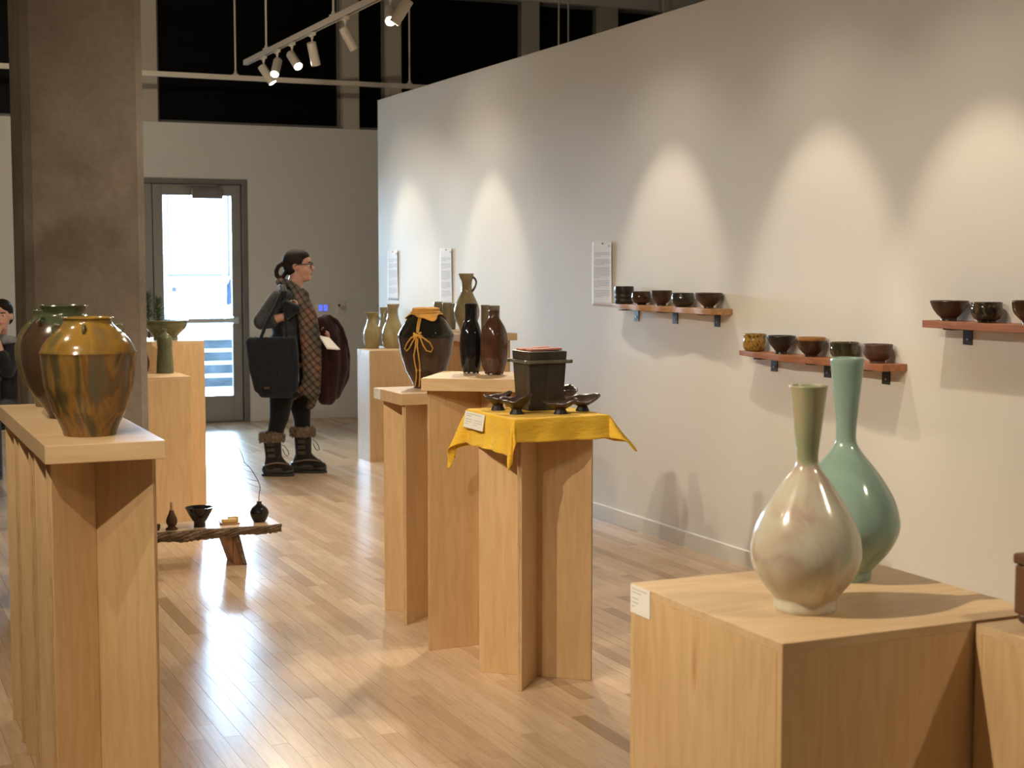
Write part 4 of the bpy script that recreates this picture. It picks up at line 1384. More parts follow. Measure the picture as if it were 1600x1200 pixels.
def text_lines(mb, fn, x0, x1, z, n_, dz, rs, hgt, dep):
    for i in range(n_):
        xe = x1 if i < n_ - 1 else x0 + (x1 - x0) * rs.uniform(.35, .7)
        xe -= rs.uniform(0, .06) * (x1 - x0)
        zz = z - i * dz
        mb.add([fn(x0, zz, dep), fn(xe, zz, dep), fn(xe, zz - hgt, dep), fn(x0, zz - hgt, dep)], [(0, 1, 2, 3)])
    return z - n_ * dz


def wall_sheet(label, y1, y0, z1, z0, seed):
    """sheet pinned to the display wall; reads from far (y1) to near (y0)"""
    W, Hh = y1 - y0, z1 - z0
    t = empty('text_sheet', (WX, (y0 + y1) / 2, z0), 0, label, 'sheet', 'sheets of text on the display wall')

    def bow(u, v):
        y = W / 2 - u * W
        edge = max(0, u - .8) / .2
        return (-.0012 - .012 * edge ** 2 * (.3 + .7 * v) - .002 * math.sin(math.pi * v), y, v * Hh)
    MB().grid(bow, 14, 14).build('paper', 'paper', t, smooth=60, solid=.0006)
    rs = random.Random(seed)
    fn = lambda x, z, d: (bow((x + W / 2) / W, z / Hh)[0] - d, -x, z)
    mb = MB()
    z = Hh * .83
    for n_ in (3, 4, 7, 5, 5):
        z = text_lines(mb, fn, -W * .40, W * .40, z, n_, Hh * .0245, rs, Hh * .007, .0009) - Hh * .030
    me_ = mb.build('printed_lines', 'ink', t)
    lg = MB()
    for i in range(3):
        x = W * (.26 + .05 * i)
        lg.add([fn(x, Hh * (.955 - .01 * (i % 2)), .0009), fn(x + W * .035, Hh * (.955 - .01 * (i % 2)), .0009), fn(x + W * .035, Hh * .915, .0009), fn(x, Hh * .915, .0009)], [(0, 1, 2, 3)])
    lg.build('printed_emblem', 'ink', t)
    MB().lathe([(.005, 0), (.003, .005)], 10, cap1=True).build('pin', 'ink_dark', t, (-.003, -.0, Hh * .972)).rotation_euler = (0, -math.pi / 2, 0)


wall_sheet('sheet of printed text pinned beside the pale wall shelf', 8.22, 7.95, 1.682, 1.295, 3)
wall_sheet('sheet of printed text behind the tall olive pitcher', 10.78, 10.52, 1.667, 1.24, 4)
wall_sheet('sheet of printed text near the end of the display wall', 11.99, 11.72, 1.66, 1.248, 5)


def label_card(label, P, ux, uz, nrm, W, Hh, seed, two=False):
    """card lying on a vertical face: P top corner, ux along, uz down"""
    P, ux, uz, nrm = Vector(P), Vector(ux), Vector(uz), Vector(nrm)
    t = empty('label_card', P, 0, label, 'card', 'small label cards on the plinths')
    MB().obox(ux * W / 2 + uz * Hh / 2 + nrm * .0011, ux * W / 2, uz * Hh / 2, nrm * .0005).build('card_board', 'card', t)
    rs = random.Random(seed)
    mb = MB()
    fn = lambda x, z, d: ux * x - uz * z + nrm * (.0017 + d)
    text_lines(mb, fn, W * .08, W * .85, -Hh * .12, 2, Hh * .12, rs, Hh * .035, 0)
    text_lines(mb, fn, W * .08, W * .42, -Hh * .45, 3, Hh * .14, rs, Hh * .035, 0)
    if two:
        text_lines(mb, fn, W * .54, W * .92, -Hh * .45, 3, Hh * .14, rs, Hh * .035, 0)
        mb.add([fn(W * .5, -Hh * .45, 0), fn(W * .51, -Hh * .45, 0), fn(W * .51, -Hh * .95, 0), fn(W * .5, -Hh * .95, 0)], [(0, 1, 2, 3)])
    mb.build('printed_lines', 'ink', t)
    return t


nY, nX, dn = (0, -1, 0), (-1, 0, 0), (0, 0, -1)
label_card('white label card on the corner of the vase plinth', (1.545, 2.833, ZV - .001), nY, dn, nX, .085, .062, 1)
label_card('white label card at the end of the low cross plinth top', (2.155, 6.348, Z1 - .001), nY, dn, nX, .085, .046, 2)
label_card('white label card on the far box plinth under the pitchers', (3.745, 11.438, ZP - .001), nY, dn, nX, .07, .05, 3)
# the card pinned to the hanging side of the yellow cloth
tq = Vector((-math.sin(.16), 0, -math.cos(.16)))
label_card('white two-column label card pinned to the yellow cloth', (PCX - PHX - .013, PCY + PHY - .004, Z3 - .002), nY, tq, (-math.cos(.16), 0, math.sin(.16)), .19, .062, 4, True)
# ------------------------------------------------------------------ people
plain('skin', (.50, .26, .19), .5, var=.08, scale=12)
plain('hair_dark', (.016, .010, .008), .75, spec=.2, var=.3, scale=40, stretch=(1, 1, .3))
fabric('shirt_grey', (.045, .046, .050), .35)
fabric('trouser_black', (.008, .008, .010), .2)
fabric('bag_navy', (.009, .011, .016), .2)
fabric('coat_maroon', (.022, .0045, .006), .35)
fabric('boot_suede', (.060, .045, .035), .3)
fabric('boot_dark', (.018, .014, .013), .3)
fabric('boot_fur', (.20, .145, .10), .4, scale=60)
plain('boot_rubber', (.020, .021, .020), .45, var=.2)
plain('boot_tan', (.17, .125, .085), .7, var=.2, scale=20)
plain('glasses_frame', (.012, .010, .010), .3)
plain('eye_white', (.6, .6, .58), .3, var=.02)
plain('lip', (.40, .13, .11), .5, var=.05)
# plaid scarf
m, nt, b = mat_base('scarf_plaid', (.2, .15, .12), .95, 0, .15)
tc = nt.nodes.new('ShaderNodeTexCoord')


def wave(scale, rot, dist=.6):
    mp = nt.nodes.new('ShaderNodeMapping'); mp.inputs['Rotation'].default_value = rot
    nt.links.new(tc.outputs['Object'], mp.inputs[0])
    w_ = nt.nodes.new('ShaderNodeTexWave'); w_.inputs['Scale'].default_value = scale; w_.inputs['Distortion'].default_value = dist
    nt.links.new(mp.outputs[0], w_.inputs['Vector'])
    return w_.outputs[0]


c1 = ramp(nt, [(.2, (.055, .065, .060)), (.45, (.13, .105, .08)), (.65, (.24, .12, .075)), (.85, (.06, .075, .085))], noise(nt, 6.5, (1.6, 1, .8), 2, .6))
st = ramp(nt, [(.70, (1, 1, 1)), (.85, (.45, .45, .45))], wave(9, (0, .6, 0)))
st2 = ramp(nt, [(.62, (1, 1, 1)), (.85, (.55, .62, .66))], wave(7, (0, -.9, 0)))
ma = node(nt, 'ShaderNodeMixRGB', blend_type='MULTIPLY'); ma.inputs[0].default_value = 1
nt.links.new(c1, ma.inputs[1]); nt.links.new(st, ma.inputs[2])
mb_ = node(nt, 'ShaderNodeMixRGB', blend_type='MULTIPLY'); mb_.inputs[0].default_value = 1
nt.links.new(ma.outputs[0], mb_.inputs[1]); nt.links.new(st2, mb_.inputs[2])
nt.links.new(mb_.outputs[0], b.inputs['Base Color'])
bump(nt, b, noise(nt, 18, (1, 1, .3), 3), .4, .01)

PB = onz(457, 741, 0)
KS = depth(PB) / F_PX


def U(x): return (x - 457) * KS


def ZZ(y): return max(0.0, (741 - y) * KS)


def Q(x, y, v): return (U(x), v, ZZ(y))


ROT = -YAW
wm = empty('person', (PB[0], PB[1], 0), ROT, 'woman in grey shirt, plaid scarf and furry boots with hair tied back', 'person')


def hand(b, wrist, palm, dirs, spread, r=.0085, thumb=None):
    """palm then five bent fingers; dirs: finger direction, bend direction"""
    wrist, palm = Vector(wrist), Vector(palm)
    b.capsule(wrist, palm, .026, .030, 12, 4)
    d, c = Vector(dirs[0]).normalized(), Vector(dirs[1]).normalized()
    s_ = Vector(spread).normalized()
    for i, L in enumerate((.034, .040, .038, .030)):
        p = palm + s_ * (.026 - .0175 * i) + d * .018
        p1 = p + d * L
        p2 = p1 + (d * .35 + c * .95).normalized() * L * .75
        p3 = p2 + (c * .8 - d * .55).normalized() * L * .6
        b.capsule(p, p1, r, r * .95, 8, 3); b.capsule(p1, p2, r * .95, r * .88, 8, 3); b.capsule(p2, p3, r * .88, r * .75, 8, 3)
    t0 = palm + s_ * .03 - d * .012
    t1 = t0 + (s_ * .8 + d * .55 + c * .35).normalized() * .034
    t2 = t1 + (d * .7 + c * .75).normalized() * .03
    b.capsule(t0, t1, r * 1.2, r * 1.05, 8, 3); b.capsule(t1, t2, r * 1.05, r * .85, 8, 3)


HX, HZ = U(469.5), ZZ(416)


def woman_body(b):
    # head: skull, face, jaw, nose, brow, lips, chin, ear
    b.ell((HX - .008, 0, HZ + .022), (.092, .074, .092))
    b.ell((HX + .030, 0, HZ - .022), (.062, .062, .095))
    b.ell((HX + .040, 0, HZ - .075), (.050, .050, .045))
    b.ell((HX + .062, 0, HZ + .035), (.030, .055, .040))
    b.ell((HX + .058, -.034, HZ - .035), (.036, .028, .036)); b.ell((HX + .058, .034, HZ - .035), (.036, .028, .036))
    b.capsule((HX + .090, 0, HZ + .010), (HX + .110, 0, HZ - .022), .010, .0135, 10, 3)
    b.ell((HX + .100, -.012, HZ - .026), (.009, .009, .007)); b.ell((HX + .100, .012, HZ - .026), (.009, .009, .007))
    b.ell((HX + .088, 0, HZ - .054), (.013, .024, .008)); b.ell((HX + .085, 0, HZ - .066), (.013, .022, .008))
    b.ell((HX + .074, 0, HZ - .095), (.022, .024, .020))
    for s_ in (-1, 1):
        b.ell((HX - .012, s_ * .073, HZ - .008), (.019, .008, .030), (0, -.15, 0))
        b.ell((HX - .010, s_ * .078, HZ - .030), (.009, .006, .010))
    # neck, trunk
    b.capsule((HX - .002, 0, HZ - .06), Q(459, 462, 0), .055, .062)
    b.capsule((U(452), -.13, ZZ(466)), (U(452), .13, ZZ(466)), .062, .062)
    b.ell((U(458), 0, ZZ(500)), (.135, .175, .20))
    b.ell((U(457), 0, ZZ(555)), (.145, .175, .20))
    b.ell((U(450), 0, ZZ(595)), (.140, .180, .15))
    # near arm: upper arm back, forearm forward to the strap
    b.capsule(Q(446, 465, -.165), Q(419, 503, -.215), .050, .042)
    b.capsule(Q(419, 503, -.215), Q(459, 492, -.235), .040, .027)
    hand(b, Q(459, 492, -.235), Q(466, 486, -.235), ((.75, 0, .6), (-.55, .35, .6)), (0, -.3, 1))
    # far arm carrying coat and card
    b.capsule(Q(450, 466, .165), Q(462, 515, .22), .050, .042)
    b.capsule(Q(462, 515, .22), Q(498, 524, .05), .040, .027)
    hand(b, Q(498, 524, .05), Q(505, 526, .02), ((.9, -.35, -.15), (-.2, -.6, .5)), (0, -.2, 1))
    # legs
    b.capsule(Q(446, 600, -.085), Q(440, 650, -.085), .088, .062); b.capsule(Q(440, 650, -.085), Q(428, 706, -.085), .056, .032)
    b.capsule(Q(464, 600, .085), Q(470, 650, .085), .088, .060); b.capsule(Q(470, 650, .085), Q(472, 715, .085), .058, .042)
    b.capsule(Q(428, 706, -.085), Q(428, 722, -.085), .032, .032); b.capsule(Q(428, 722, -.085), Q(448, 732, -.085), .034, .026); b.capsule(Q(472, 722, .085), Q(497, 732, .085), .038, .030)


blob('body', woman_body, .007, 'skin', wm, 2)


def woman_hair(b):
    b.ell((HX - .020, 0, HZ + .034), (.096, .082, .088))
    b.ell((HX - .045, 0, HZ - .005), (.066, .076, .070))
    b.ell((HX + .028, 0, HZ + .074), (.058, .066, .040), (0, .35, 0))
    # looped tail behind the head
    pts = [(447, 412), (439, 417), (435.5, 424), (436, 431), (440, 435), (446, 434), (449, 428)]
    for (x0, y0), (x1, y1) in zip(pts, pts[1:]):
        b.capsule(Q(x0, y0, 0), Q(x1, y1, 0), .017, .017, 10, 3)


blob('hair', woman_hair, .007, 'hair_dark', wm, 2)


def sleeve_shirt(b):
    b.capsule((U(452), -.135, ZZ(466)), (U(452), .135, ZZ(466)), .072, .072)
    b.ell((U(457), 0, ZZ(497)), (.155, .195, .20))
    b.ell((U(456), 0, ZZ(545)), (.168, .195, .20))
    b.ell((U(452), 0, ZZ(585)), (.160, .198, .15))
    b.capsule(Q(443, 466, -.165), Q(420, 500, -.215), .066, .064)
    b.capsule(Q(420, 500, -.215), Q(434, 500, -.222), .062, .054)
    b.capsule(Q(450, 466, .165), Q(463, 514, .22), .064, .058)
    b.capsule(Q(463, 514, .22), Q(490, 521, .09), .056, .042)
    # collar
    b.capsule(Q(455, 447, -.060), Q(474, 461, -.048), .030, .024); b.capsule(Q(455, 447, .060), Q(474, 461, .048), .030, .024)
    b.capsule(Q(450, 451, -.05), Q(450, 451, .05), .028, .028)


blob('shirt', sleeve_shirt, .010, 'shirt_grey', wm, 3)


def trousers(b):
    b.ell((U(452), 0, ZZ(597)), (.150, .190, .13))
    b.capsule(Q(446, 604, -.085), Q(440, 650, -.085), .098, .072); b.capsule(Q(440, 650, -.085), Q(429, 690, -.085), .070, .048)
    b.capsule(Q(464, 604, .085), Q(470, 650, .085), .098, .068); b.capsule(Q(470, 650, .085), Q(472, 690, .085), .066, .052)


blob('trousers', trousers, .010, 'trouser_black', wm, 3)


def scarf(b):
    ring = [(462, 447, -.085), (474, 458, -.075), (480, 466, -.03), (478, 462, .05), (462, 449, .085), (446, 443, .06), (441, 441, 0), (448, 443, -.06)]
    for p, q in zip(ring, ring[1:] + ring[:1]):
        b.capsule(Q(*p), Q(*q), .034, .034, 10, 3)
    strands = [([(466, 455, -.105), (474, 475, -.16), (482, 505, -.19), (485, 545, -.195), (487, 585, -.19), (482, 604, -.185)], .034),
               ([(470, 460, -.09), (482, 480, -.13), (492, 510, -.15), (495, 550, -.155), (495, 590, -.15), (489, 612, -.145)], .036),
               ([(476, 463, -.05), (488, 485, -.08), (497, 515, -.10), (499, 555, -.10), (498, 595, -.10), (493, 622, -.10)], .034),
               ([(480, 466, -.02), (492, 492, -.03), (499, 530, -.04), (499, 575, -.05), (497, 612, -.05), (488, 632, -.06)], .032),
               ([(486, 560, -.17), (494, 600, -.15), (497, 606, -.14), (486, 612, -.16), (476, 606, -.18)], .026)]
    for pts, r in strands:
        for p, q in zip(pts, pts[1:]):
            b.capsule(Q(*p), Q(*q), r, r, 10, 3)


blob('scarf', scarf, .010, 'scarf_plaid', wm, 1)
# glasses
gl = MB()
for s_ in (-1, 1):
    c = Vector((HX + .102, s_ * .031, HZ + .001))
    gl.tube([c + Vector((-.004 * abs(math.cos(a)), .025 * math.cos(a), .019 * math.sin(a))) for a in np.linspace(0, 2 * math.pi, 20, endpoint=False)], .0028, 6, closed=True)
    gl.tube([(HX + .099, s_ * .055, HZ + .010), (HX + .06, s_ * .071, HZ + .011), (HX + .0, s_ * .083, HZ + .008), (HX - .012, s_ * .083, HZ - .006)], .0032, 6)
gl.tube([(HX + .106, -.008, HZ + .004), (HX + .110, 0, HZ + .007), (HX + .106, .008, HZ + .004)], .0025, 6)
gl.build('glasses', 'glasses_frame', wm, smooth=60)
for s_ in (-1, 1):
    ey = MB().ell((HX + .080, s_ * .030, HZ + .001), (.0125, .0125, .0115)).build('eye', 'eye_white', wm, smooth=60)
    MB().ell((HX + .0905, s_ * .030, HZ + .001), (.004, .0055, .0055)).build('iris', 'glasses_frame', ey, smooth=60)
    MB().capsule((HX + .094, s_ * .018, HZ + .024), (HX + .082, s_ * .046, HZ + .024), .004, .003, 8, 3).build('eyebrow', 'hair_dark', wm, smooth=60)
    MB().ell((HX - .008, s_ * .081, HZ - .062 + .018), (.003, .003, .010)).build('earring', 'steel', wm, smooth=60)
MB().ell((HX + .0935, 0, HZ - .060), (.0085, .020, .010)).build('lips', 'lip', wm, smooth=60)


def boot(v, xh, xt, ytop, lean):
    """xh heel px, xt toe px"""
    cxs = xh + (xt - xh) * .38
    mid = (U(xh) + U(xt)) / 2
    t = blob('boot', lambda b: (b.capsule((U(cxs) + lean, v, ZZ(ytop + 6)), (U(cxs), v, .13), .066, .060),
                                b.capsule((U(cxs), v, .12), (U(xh) + .07, v, .062), .066, .052),
                                b.capsule((U(cxs) + .02, v, .10), (U(xt) - .075, v, .060), .060, .040),
                                b.ell((U(xt) - .065, v, .052), (.062, .048, .034))), .009, 'boot_dark', wm, 3)
    n_ = 30
    out = []
    for i in range(n_):
        a = 2 * math.pi * i / n_
        L = (U(xt) - U(xh)) / 2
        x = mid + L * math.copysign(abs(math.cos(a)) ** .8, math.cos(a))
        wdt = .046 + .010 * math.cos(a)
        out.append((x, v + wdt * math.copysign(abs(math.sin(a)) ** .8, math.sin(a))))
    so = MB().prism(out, 'z', .0, .018).build('sole', 'boot_rubber', t, bevel=.004)
    # rubber shell
    blob('rubber_shell', lambda b: (b.capsule((U(xh) + .055, v, .046), (U(cxs) + .05, v, .046), .052, .048, 14, 5), b.capsule((U(cxs) + .05, v, .046), (U(xt) - .05, v, .036), .048, .030, 14, 5), b.ell((U(xt) - .055, v, .034), (.056, .048, .026))), .009, 'boot_rubber', t, 2)
    rm = MB()
    pts = []
    for i in range(24):
        a = 2 * math.pi * i / 24
        x = mid - .015 + ((U(xt) - U(xh)) / 2 - .03) * math.cos(a)
        pts.append((x, v + (.060 - .006 * math.cos(a)) * math.sin(a), .090 - .012 * math.cos(2 * a) + .008 * math.cos(a)))
    rm.tube(pts, .006, 6, closed=True).build('shell_trim', 'boot_tan', t, smooth=60)
    for k_ in range(5):
        z = .155 + k_ * .042
        s_ = (z - .13) / (ZZ(ytop + 6) - .13)
        x = U(cxs) + lean * s_
        MB().obox((x - .004, v - .062 - .0035 * s_, z), (.027, .004, 0), (0, .006, 0), (0, 0, .013)).build('lace_tab', 'boot_suede', t, bevel=.005)
    def fur(u, w_):
        a = u * 2 * math.pi
        z = ZZ(ytop + 12) + (ZZ(ytop - 3) - ZZ(ytop + 12)) * w_
        rr_ = .066 + .016 * math.sin(math.pi * min(1, w_ * 1.05)) + R.uniform(-.005, .006)
        return (U(cxs) + lean + rr_ * math.cos(a), v + rr_ * math.sin(a), z + R.uniform(-.004, .004))
    rr0 = R.getstate()
    fm = MB().grid(fur, 60, 10)
    fm.build('fur_cuff', 'boot_fur', t, smooth=30, solid=.012)
    tu = MB()
    rs = random.Random(int(xh))
    for i in range(420):
        a = rs.uniform(0, 2 * math.pi)
        w_ = rs.uniform(.05, 1)
        rr_ = .072 + .014 * math.sin(math.pi * w_)
        z = ZZ(ytop + 13) + (ZZ(ytop - 3) - ZZ(ytop + 13)) * w_
        p = Vector((U(cxs) + lean + rr_ * math.cos(a), v + rr_ * math.sin(a), z))
        tu.tube([p, p + Vector((math.cos(a) * .016, math.sin(a) * .016, rs.uniform(-.022, .018)))], [.0028, .0008], 4, caps=False)
    tu.build('fur_tufts', 'boot_fur', t)
    p0 = Vector((U(cxs) + lean + .075, v - .02, ZZ(ytop + 17)))
    lp = [(0, 0, 0), (.022, -.005, -.012), (.045, -.006, -.045), (.052, -.006, -.072), (.038, -.006, -.082), (.02, -.005, -.066), (.006, -.003, -.03)]
    MB().tube([p0 + Vector(q) for q in lp], .0028, 6).build('lace', 'glasses_frame', t, smooth=60)


boot(-.085, 411.5, 463, 675, -.012)
boot(.085, 449.5, 509, 671, -.005)

# bag hanging from the shoulder
bagO = empty('tote_bag', (PB[0] + _r[0] * U(439) - .0, PB[1] + _r[1] * U(439), 0), ROT, 'large dark navy tote bag hanging from her shoulder', 'bag')
bo_ = U(439)
VB = -.325


def bagf(b):
    out = [(404, 530), (470, 527), (473, 560), (475, 600), (468, 608), (450, 611), (420, 612), (412, 605), (408, 570)]
    for i in range(9):
        for j in range(11):
            s_, t_ = i / 8, j / 10
            xl = np.interp(t_, [0, .5, .9, 1], [406, 410, 417, 424]); xr = np.interp(t_, [0, .5, .9, 1], [469, 472, 470, 462])
            x = xl + (xr - xl) * s_
            y = 532 + t_ * 74
            r = .030 + .026 * math.sin(math.pi * s_) * (.35 + .65 * t_)
            b.ell((U(x) - bo_, VB, ZZ(y)), (.036, r, .045), seg=12, rings=8)


blob('body', bagf, .010, 'bag_navy', bagO, 2)
for xa, xb, v0 in ((418, 452, VB - .01), (460, 457, VB + .02)):
    pts = [(U(xa) - bo_, v0, ZZ(536)), (U((xa * 2 + xb) / 3) - bo_, v0 + .01, ZZ(505)), (U((xa + 3 * xb) / 4) - bo_, -.262, ZZ(475)), (U(xb) - bo_, -.235, ZZ(456)), (U(xb - 4) - bo_, -.17, ZZ(448)), (U(xb - 8) - bo_, -.10, ZZ(447))]
    mb = MB()
    for p, q in zip(pts, pts[1:]):
        mb.capsule(p, q, .013, .013, 8, 3)
    mb.build('strap', 'bag_navy', bagO, smooth=60)
blob('strap_pad', lambda b: (b.capsule((U(458) - bo_, -.262, ZZ(473)), (U(473) - bo_, -.262, ZZ(481)), .030, .036), b.capsule((U(473) - bo_, -.262, ZZ(481)), (U(462) - bo_, -.27, ZZ(492)), .030, .020)), .009, 'bag_navy', bagO, 2)
MB().tube([(U(405) - bo_, VB, ZZ(533)), (U(402) - bo_, VB, ZZ(527)), (U(400.5) - bo_, VB, ZZ(524))], .004, 6).build('zip_pull', 'glasses_frame', bagO)
MB().box((U(428) - bo_, VB - .0655, ZZ(601)), (U(436) - bo_, VB - .0630, ZZ(597))).build('maker_mark', 'boot_suede', bagO)
plain('tassel', (.16, .15, .08), .8, var=.3)
MB().tube([(U(473.5) - bo_, VB + .03, ZZ(545)), (U(474.5) - bo_, VB + .02, ZZ(560)), (U(476) - bo_, VB + .02, ZZ(590))], [.006, .013, .011], 8).build('tassel', 'tassel', bagO, smooth=60)

# coat over the far arm
co = empty('carried_coat', (PB[0], PB[1], 0), ROT, 'dark maroon coat draped over her forearm', 'coat')


def coat(b):
    folds = [([(503, 505, .06), (506, 540, .02), (507, 580, .0), (508, 622, .0)], .050), ([(512, 504, .10), (520, 530, .06), (521, 575, .03), (514, 622, .03)], .055),
             ([(514, 506, .16), (530, 530, .12), (533, 575, .09), (522, 615, .08)], .052), ([(508, 503, .20), (529, 523, .20), (537, 556, .18), (536, 590, .16), (526, 610, .15)], .040),
             ([(505, 503, .24), (520, 520, .27), (528, 560, .25), (520, 610, .22)], .05)]
    for pts, r in folds:
        for p, q in zip(pts, pts[1:]):
            b.capsule(Q(*p), Q(*q), r, r, 12, 4)


blob('coat_body', coat, .011, 'coat_maroon', co, 2)
MB().tube([Q(514, 494, .08), Q(526, 502, .07), Q(534, 514, .07), Q(540, 535, .10), Q(543, 560, .14)], [.012, .016, .016, .016, .012], 8).build('collar_fold', 'coat_maroon', co, smooth=60)
cdp = empty('folded_card', (PB[0], PB[1], 0), ROT, 'cream folded card held in her hand against the coat', 'card')
a_, b_, c_ = Vector(Q(503, 523, -.075)), Vector(Q(522, 530, -.10)), Vector(Q(535.5, 545, -.10))
mb = MB().add([Q(503, 523.5, -.065), Q(518, 527, -.05), Q(535.5, 545, -.085), Q(517, 542, -.115)], [(0, 1, 2, 3)])
mb.build('leaf', 'card', cdp, solid=.003)
mb = MB().add([Q(503, 525.5, -.067), Q(517, 529, -.055), Q(533, 545.5, -.088), Q(516, 543.5, -.118)], [(0, 1, 2, 3)])
mb.build('leaf', 'card', cdp, solid=.002)

# ------------------------------------------------------------------ seated visitor at the dark desk beyond the column
DP = onz(-6, 743, 0)
KD = depth(DP) / F_PX
sp_ = empty('person', (DP[0], DP[1], 0), ROT, 'seated dark-haired person in dark top resting chin on hand', 'person')


def S(x, y, v): return ((x + 6) * KD, v, max(0., (743 - y) * KD))


hx, _, hz = S(10, 493, 0)


def seated(b):
    b.ell((hx - .004, .012, hz + .020), (.070, .088, .092))
    b.ell((hx + .004, -.030, hz - .022), (.056, .058, .088))
    b.ell((hx + .006, -.040, hz - .078), (.040, .045, .034))
    b.capsule((hx + .008, -.090, hz + .008), (hx + .010, -.106, hz - .020), .009, .012, 10, 3)
    b.ell((hx + .008, -.086, hz - .050), (.022, .012, .010))
    for s_ in (-1, 1): b.ell((hx + s_ * .070, .01, hz - .010), (.008, .018, .029))
    b.capsule((hx, .0, hz - .06), S(2, 530, .03), .048, .055)
    b.capsule(S(-26, 540, .03), S(26, 540, .03), .060, .060)
    b.ell(S(0, 570, .04), (.16, .11, .17)); b.ell(S(0, 610, .05), (.155, .12, .15))
    # forearm up to the chin
    b.capsule(S(26, 540, .02), S(24, 578, -.13), .046, .040); b.capsule(S(24, 578, -.13), S(9, 527, -.125), .036, .024)
    hand(b, S(9, 527, -.125), S(7, 519, -.120), ((-.3, .2, .9), (-.5, .55, .3)), (1, -.2, .2), .0085)
    b.capsule(S(-26, 540, .02), S(-34, 580, -.10), .046, .040); b.capsule(S(-34, 580, -.10), S(-6, 580, -.22), .036, .026)
    hand(b, S(-6, 580, -.22), S(0, 580, -.25), ((.8, -.5, -.1), (.3, -.2, -.8)), (0, .9, .2), .0085)
    for x in (-12, 16):
        b.capsule(S(x, 640, .02), S(x + 2, 640, -.38), .075, .058); b.capsule(S(x + 2, 640, -.38), S(x + 2, 722, -.36), .052, .040)
        b.capsule(S(x + 2, 733, -.34), S(x + 2, 735, -.50), .036, .030)


blob('body', seated, .009, 'skin', sp_, 2)
blob('hair', lambda b: (b.ell((hx - .004, .022, hz + .034), (.078, .086, .088)), b.ell((hx, .055, hz - .01), (.066, .05, .07)), b.ell((hx - .02, -.028, hz + .082), (.05, .05, .03)), b.ell((hx + .034, -.026, hz + .070), (.038, .046, .035), (0, .5, 0))), .008, 'hair_dark', sp_, 2)
fabric('top_charcoal', (.014, .014, .016), .25)
fabric('trouser_grey', (.035, .034, .034), .25)
fabric('collar_grey', (.20, .20, .21), .1)


def stop(b):
    b.capsule(S(-26, 541, .03), S(26, 541, .03), .070, .070)
    b.ell(S(0, 572, .04), (.185, .125, .175)); b.ell(S(0, 612, .05), (.175, .135, .15))
    b.capsule(S(27, 542, .02), S(25, 577, -.12), .060, .054); b.capsule(S(25, 577, -.13), S(17, 553, -.128), .050, .042)
    b.capsule(S(-26, 542, .02), S(-34, 580, -.09), .060, .054); b.capsule(S(-34, 580, -.1), S(-14, 580, -.18), .05, .042)


blob('top', stop, .011, 'top_charcoal', sp_, 2)
blob('collar', lambda b: (b.capsule(S(-8, 530, -.02), S(14, 530, -.03), .040, .040), b.capsule(S(14, 529, -.03), S(34, 535, .02), .032, .040)), .010, 'collar_grey', sp_, 2)


def strou(b):
    b.ell(S(0, 632, .05), (.175, .15, .10))
    for x in (-12, 16):
        b.capsule(S(x, 640, .02), S(x + 2, 640, -.38), .086, .068); b.capsule(S(x + 2, 640, -.38), S(x + 2, 720, -.36), .062, .052)


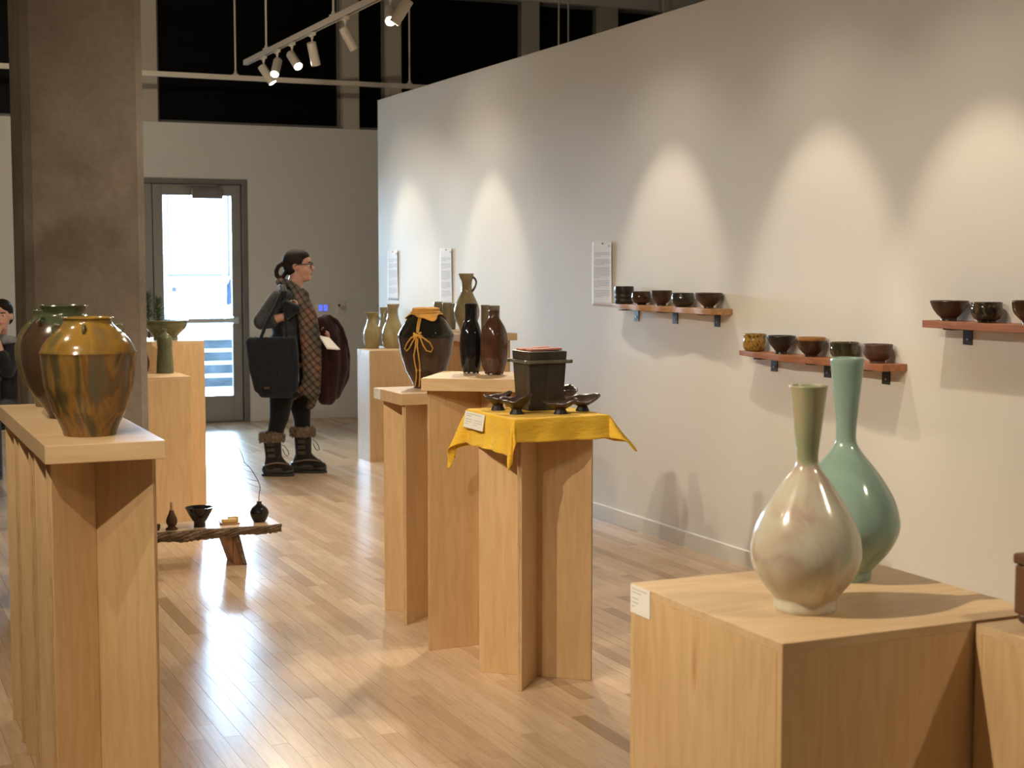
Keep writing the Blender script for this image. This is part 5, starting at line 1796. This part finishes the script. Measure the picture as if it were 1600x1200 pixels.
blob('trousers', strou, .012, 'trouser_grey', sp_, 2)
for x in (-12, 16):
    blob('shoe', lambda b: (b.capsule(S(x + 2, 733, -.33), S(x + 2, 736, -.50), .045, .036), b.capsule(S(x + 2, 722, -.35), S(x + 2, 732, -.35), .046, .046)), .010, 'boot_dark', sp_, 2)
for s_ in (-1, 1):
    ey = MB().ell((hx + .008 + s_ * .028, -.076, hz + .002), (.011, .010, .008)).build('eye', 'eye_white', sp_, smooth=60)
    MB().ell((hx + .009 + s_ * .028, -.0845, hz + .002), (.005, .003, .005)).build('iris', 'glasses_frame', ey, smooth=60)
    MB().capsule((hx + .008 + s_ * .014, -.086, hz + .022), (hx + .008 + s_ * .042, -.076, hz + .023), .004, .003, 8, 3).build('eyebrow', 'hair_dark', sp_, smooth=60)
MB().ell((hx + .008, -.097, hz - .052), (.020, .006, .008)).build('lips', 'lip', sp_, smooth=60)
# stool and desk
ch = empty('stool', S(0, 743, .06)[:2] + (0,), 0, 'dark stool under the seated person', 'stool')
ch.location = Vector((DP[0] + _r[0] * 6 * KD + math.sin(YAW) * .06, DP[1] + _r[1] * 6 * KD + math.cos(YAW) * .06, 0))
MB().lathe([(.02, .345), (.17, .345), (.18, .36), (.18, .385), (.16, .395)], 32, cap1=True).build('seat', 'trouser_grey', ch, smooth=40)
for i in range(4):
    a = math.pi / 4 + i * math.pi / 2
    MB().tube([(math.cos(a) * .12, math.sin(a) * .12, .35), (math.cos(a) * .17, math.sin(a) * .17, 0)], .012, 10).build('leg', 'dark_steel', ch, smooth=40)
plain('desk_black', (.016, .015, .014), .5, var=.15)
dk = empty('desk', (DP[0], DP[1], 0), ROT, 'dark desk in front of the seated person beyond the column', 'desk')
zt = S(0, 582, 0)[2] - .02
MB().box((-1.15, -.72, zt - .03), (.115, -.16, zt)).build('desk_top', 'desk_black', dk, bevel=.003)
for x, y in ((.085, -.69), (.085, -.19), (-1.12, -.69), (-1.12, -.19)):
    MB().box((x - .022, y - .022, 0), (x + .022, y + .022, zt - .03)).build('leg', 'desk_black', dk, bevel=.002)
lt = empty('laptop', (DP[0], DP[1], zt), ROT, 'open black laptop on the desk of the seated person', 'laptop')
lt.location = (DP[0], DP[1], zt + .001)
MB().box((-.22, -.62, 0), (.10, -.40, .014)).build('base', 'desk_black', lt, bevel=.003)
MB().obox((-.06, -.655, .115), (.16, 0, 0), (0, .0035, 0), (0, -.035, .108)).build('screen_lid', 'desk_black', lt, bevel=.002)
MB().tube([(-.2, -.622, .01), (.08, -.622, .01)], .006, 8).build('hinge', 'dark_steel', lt)
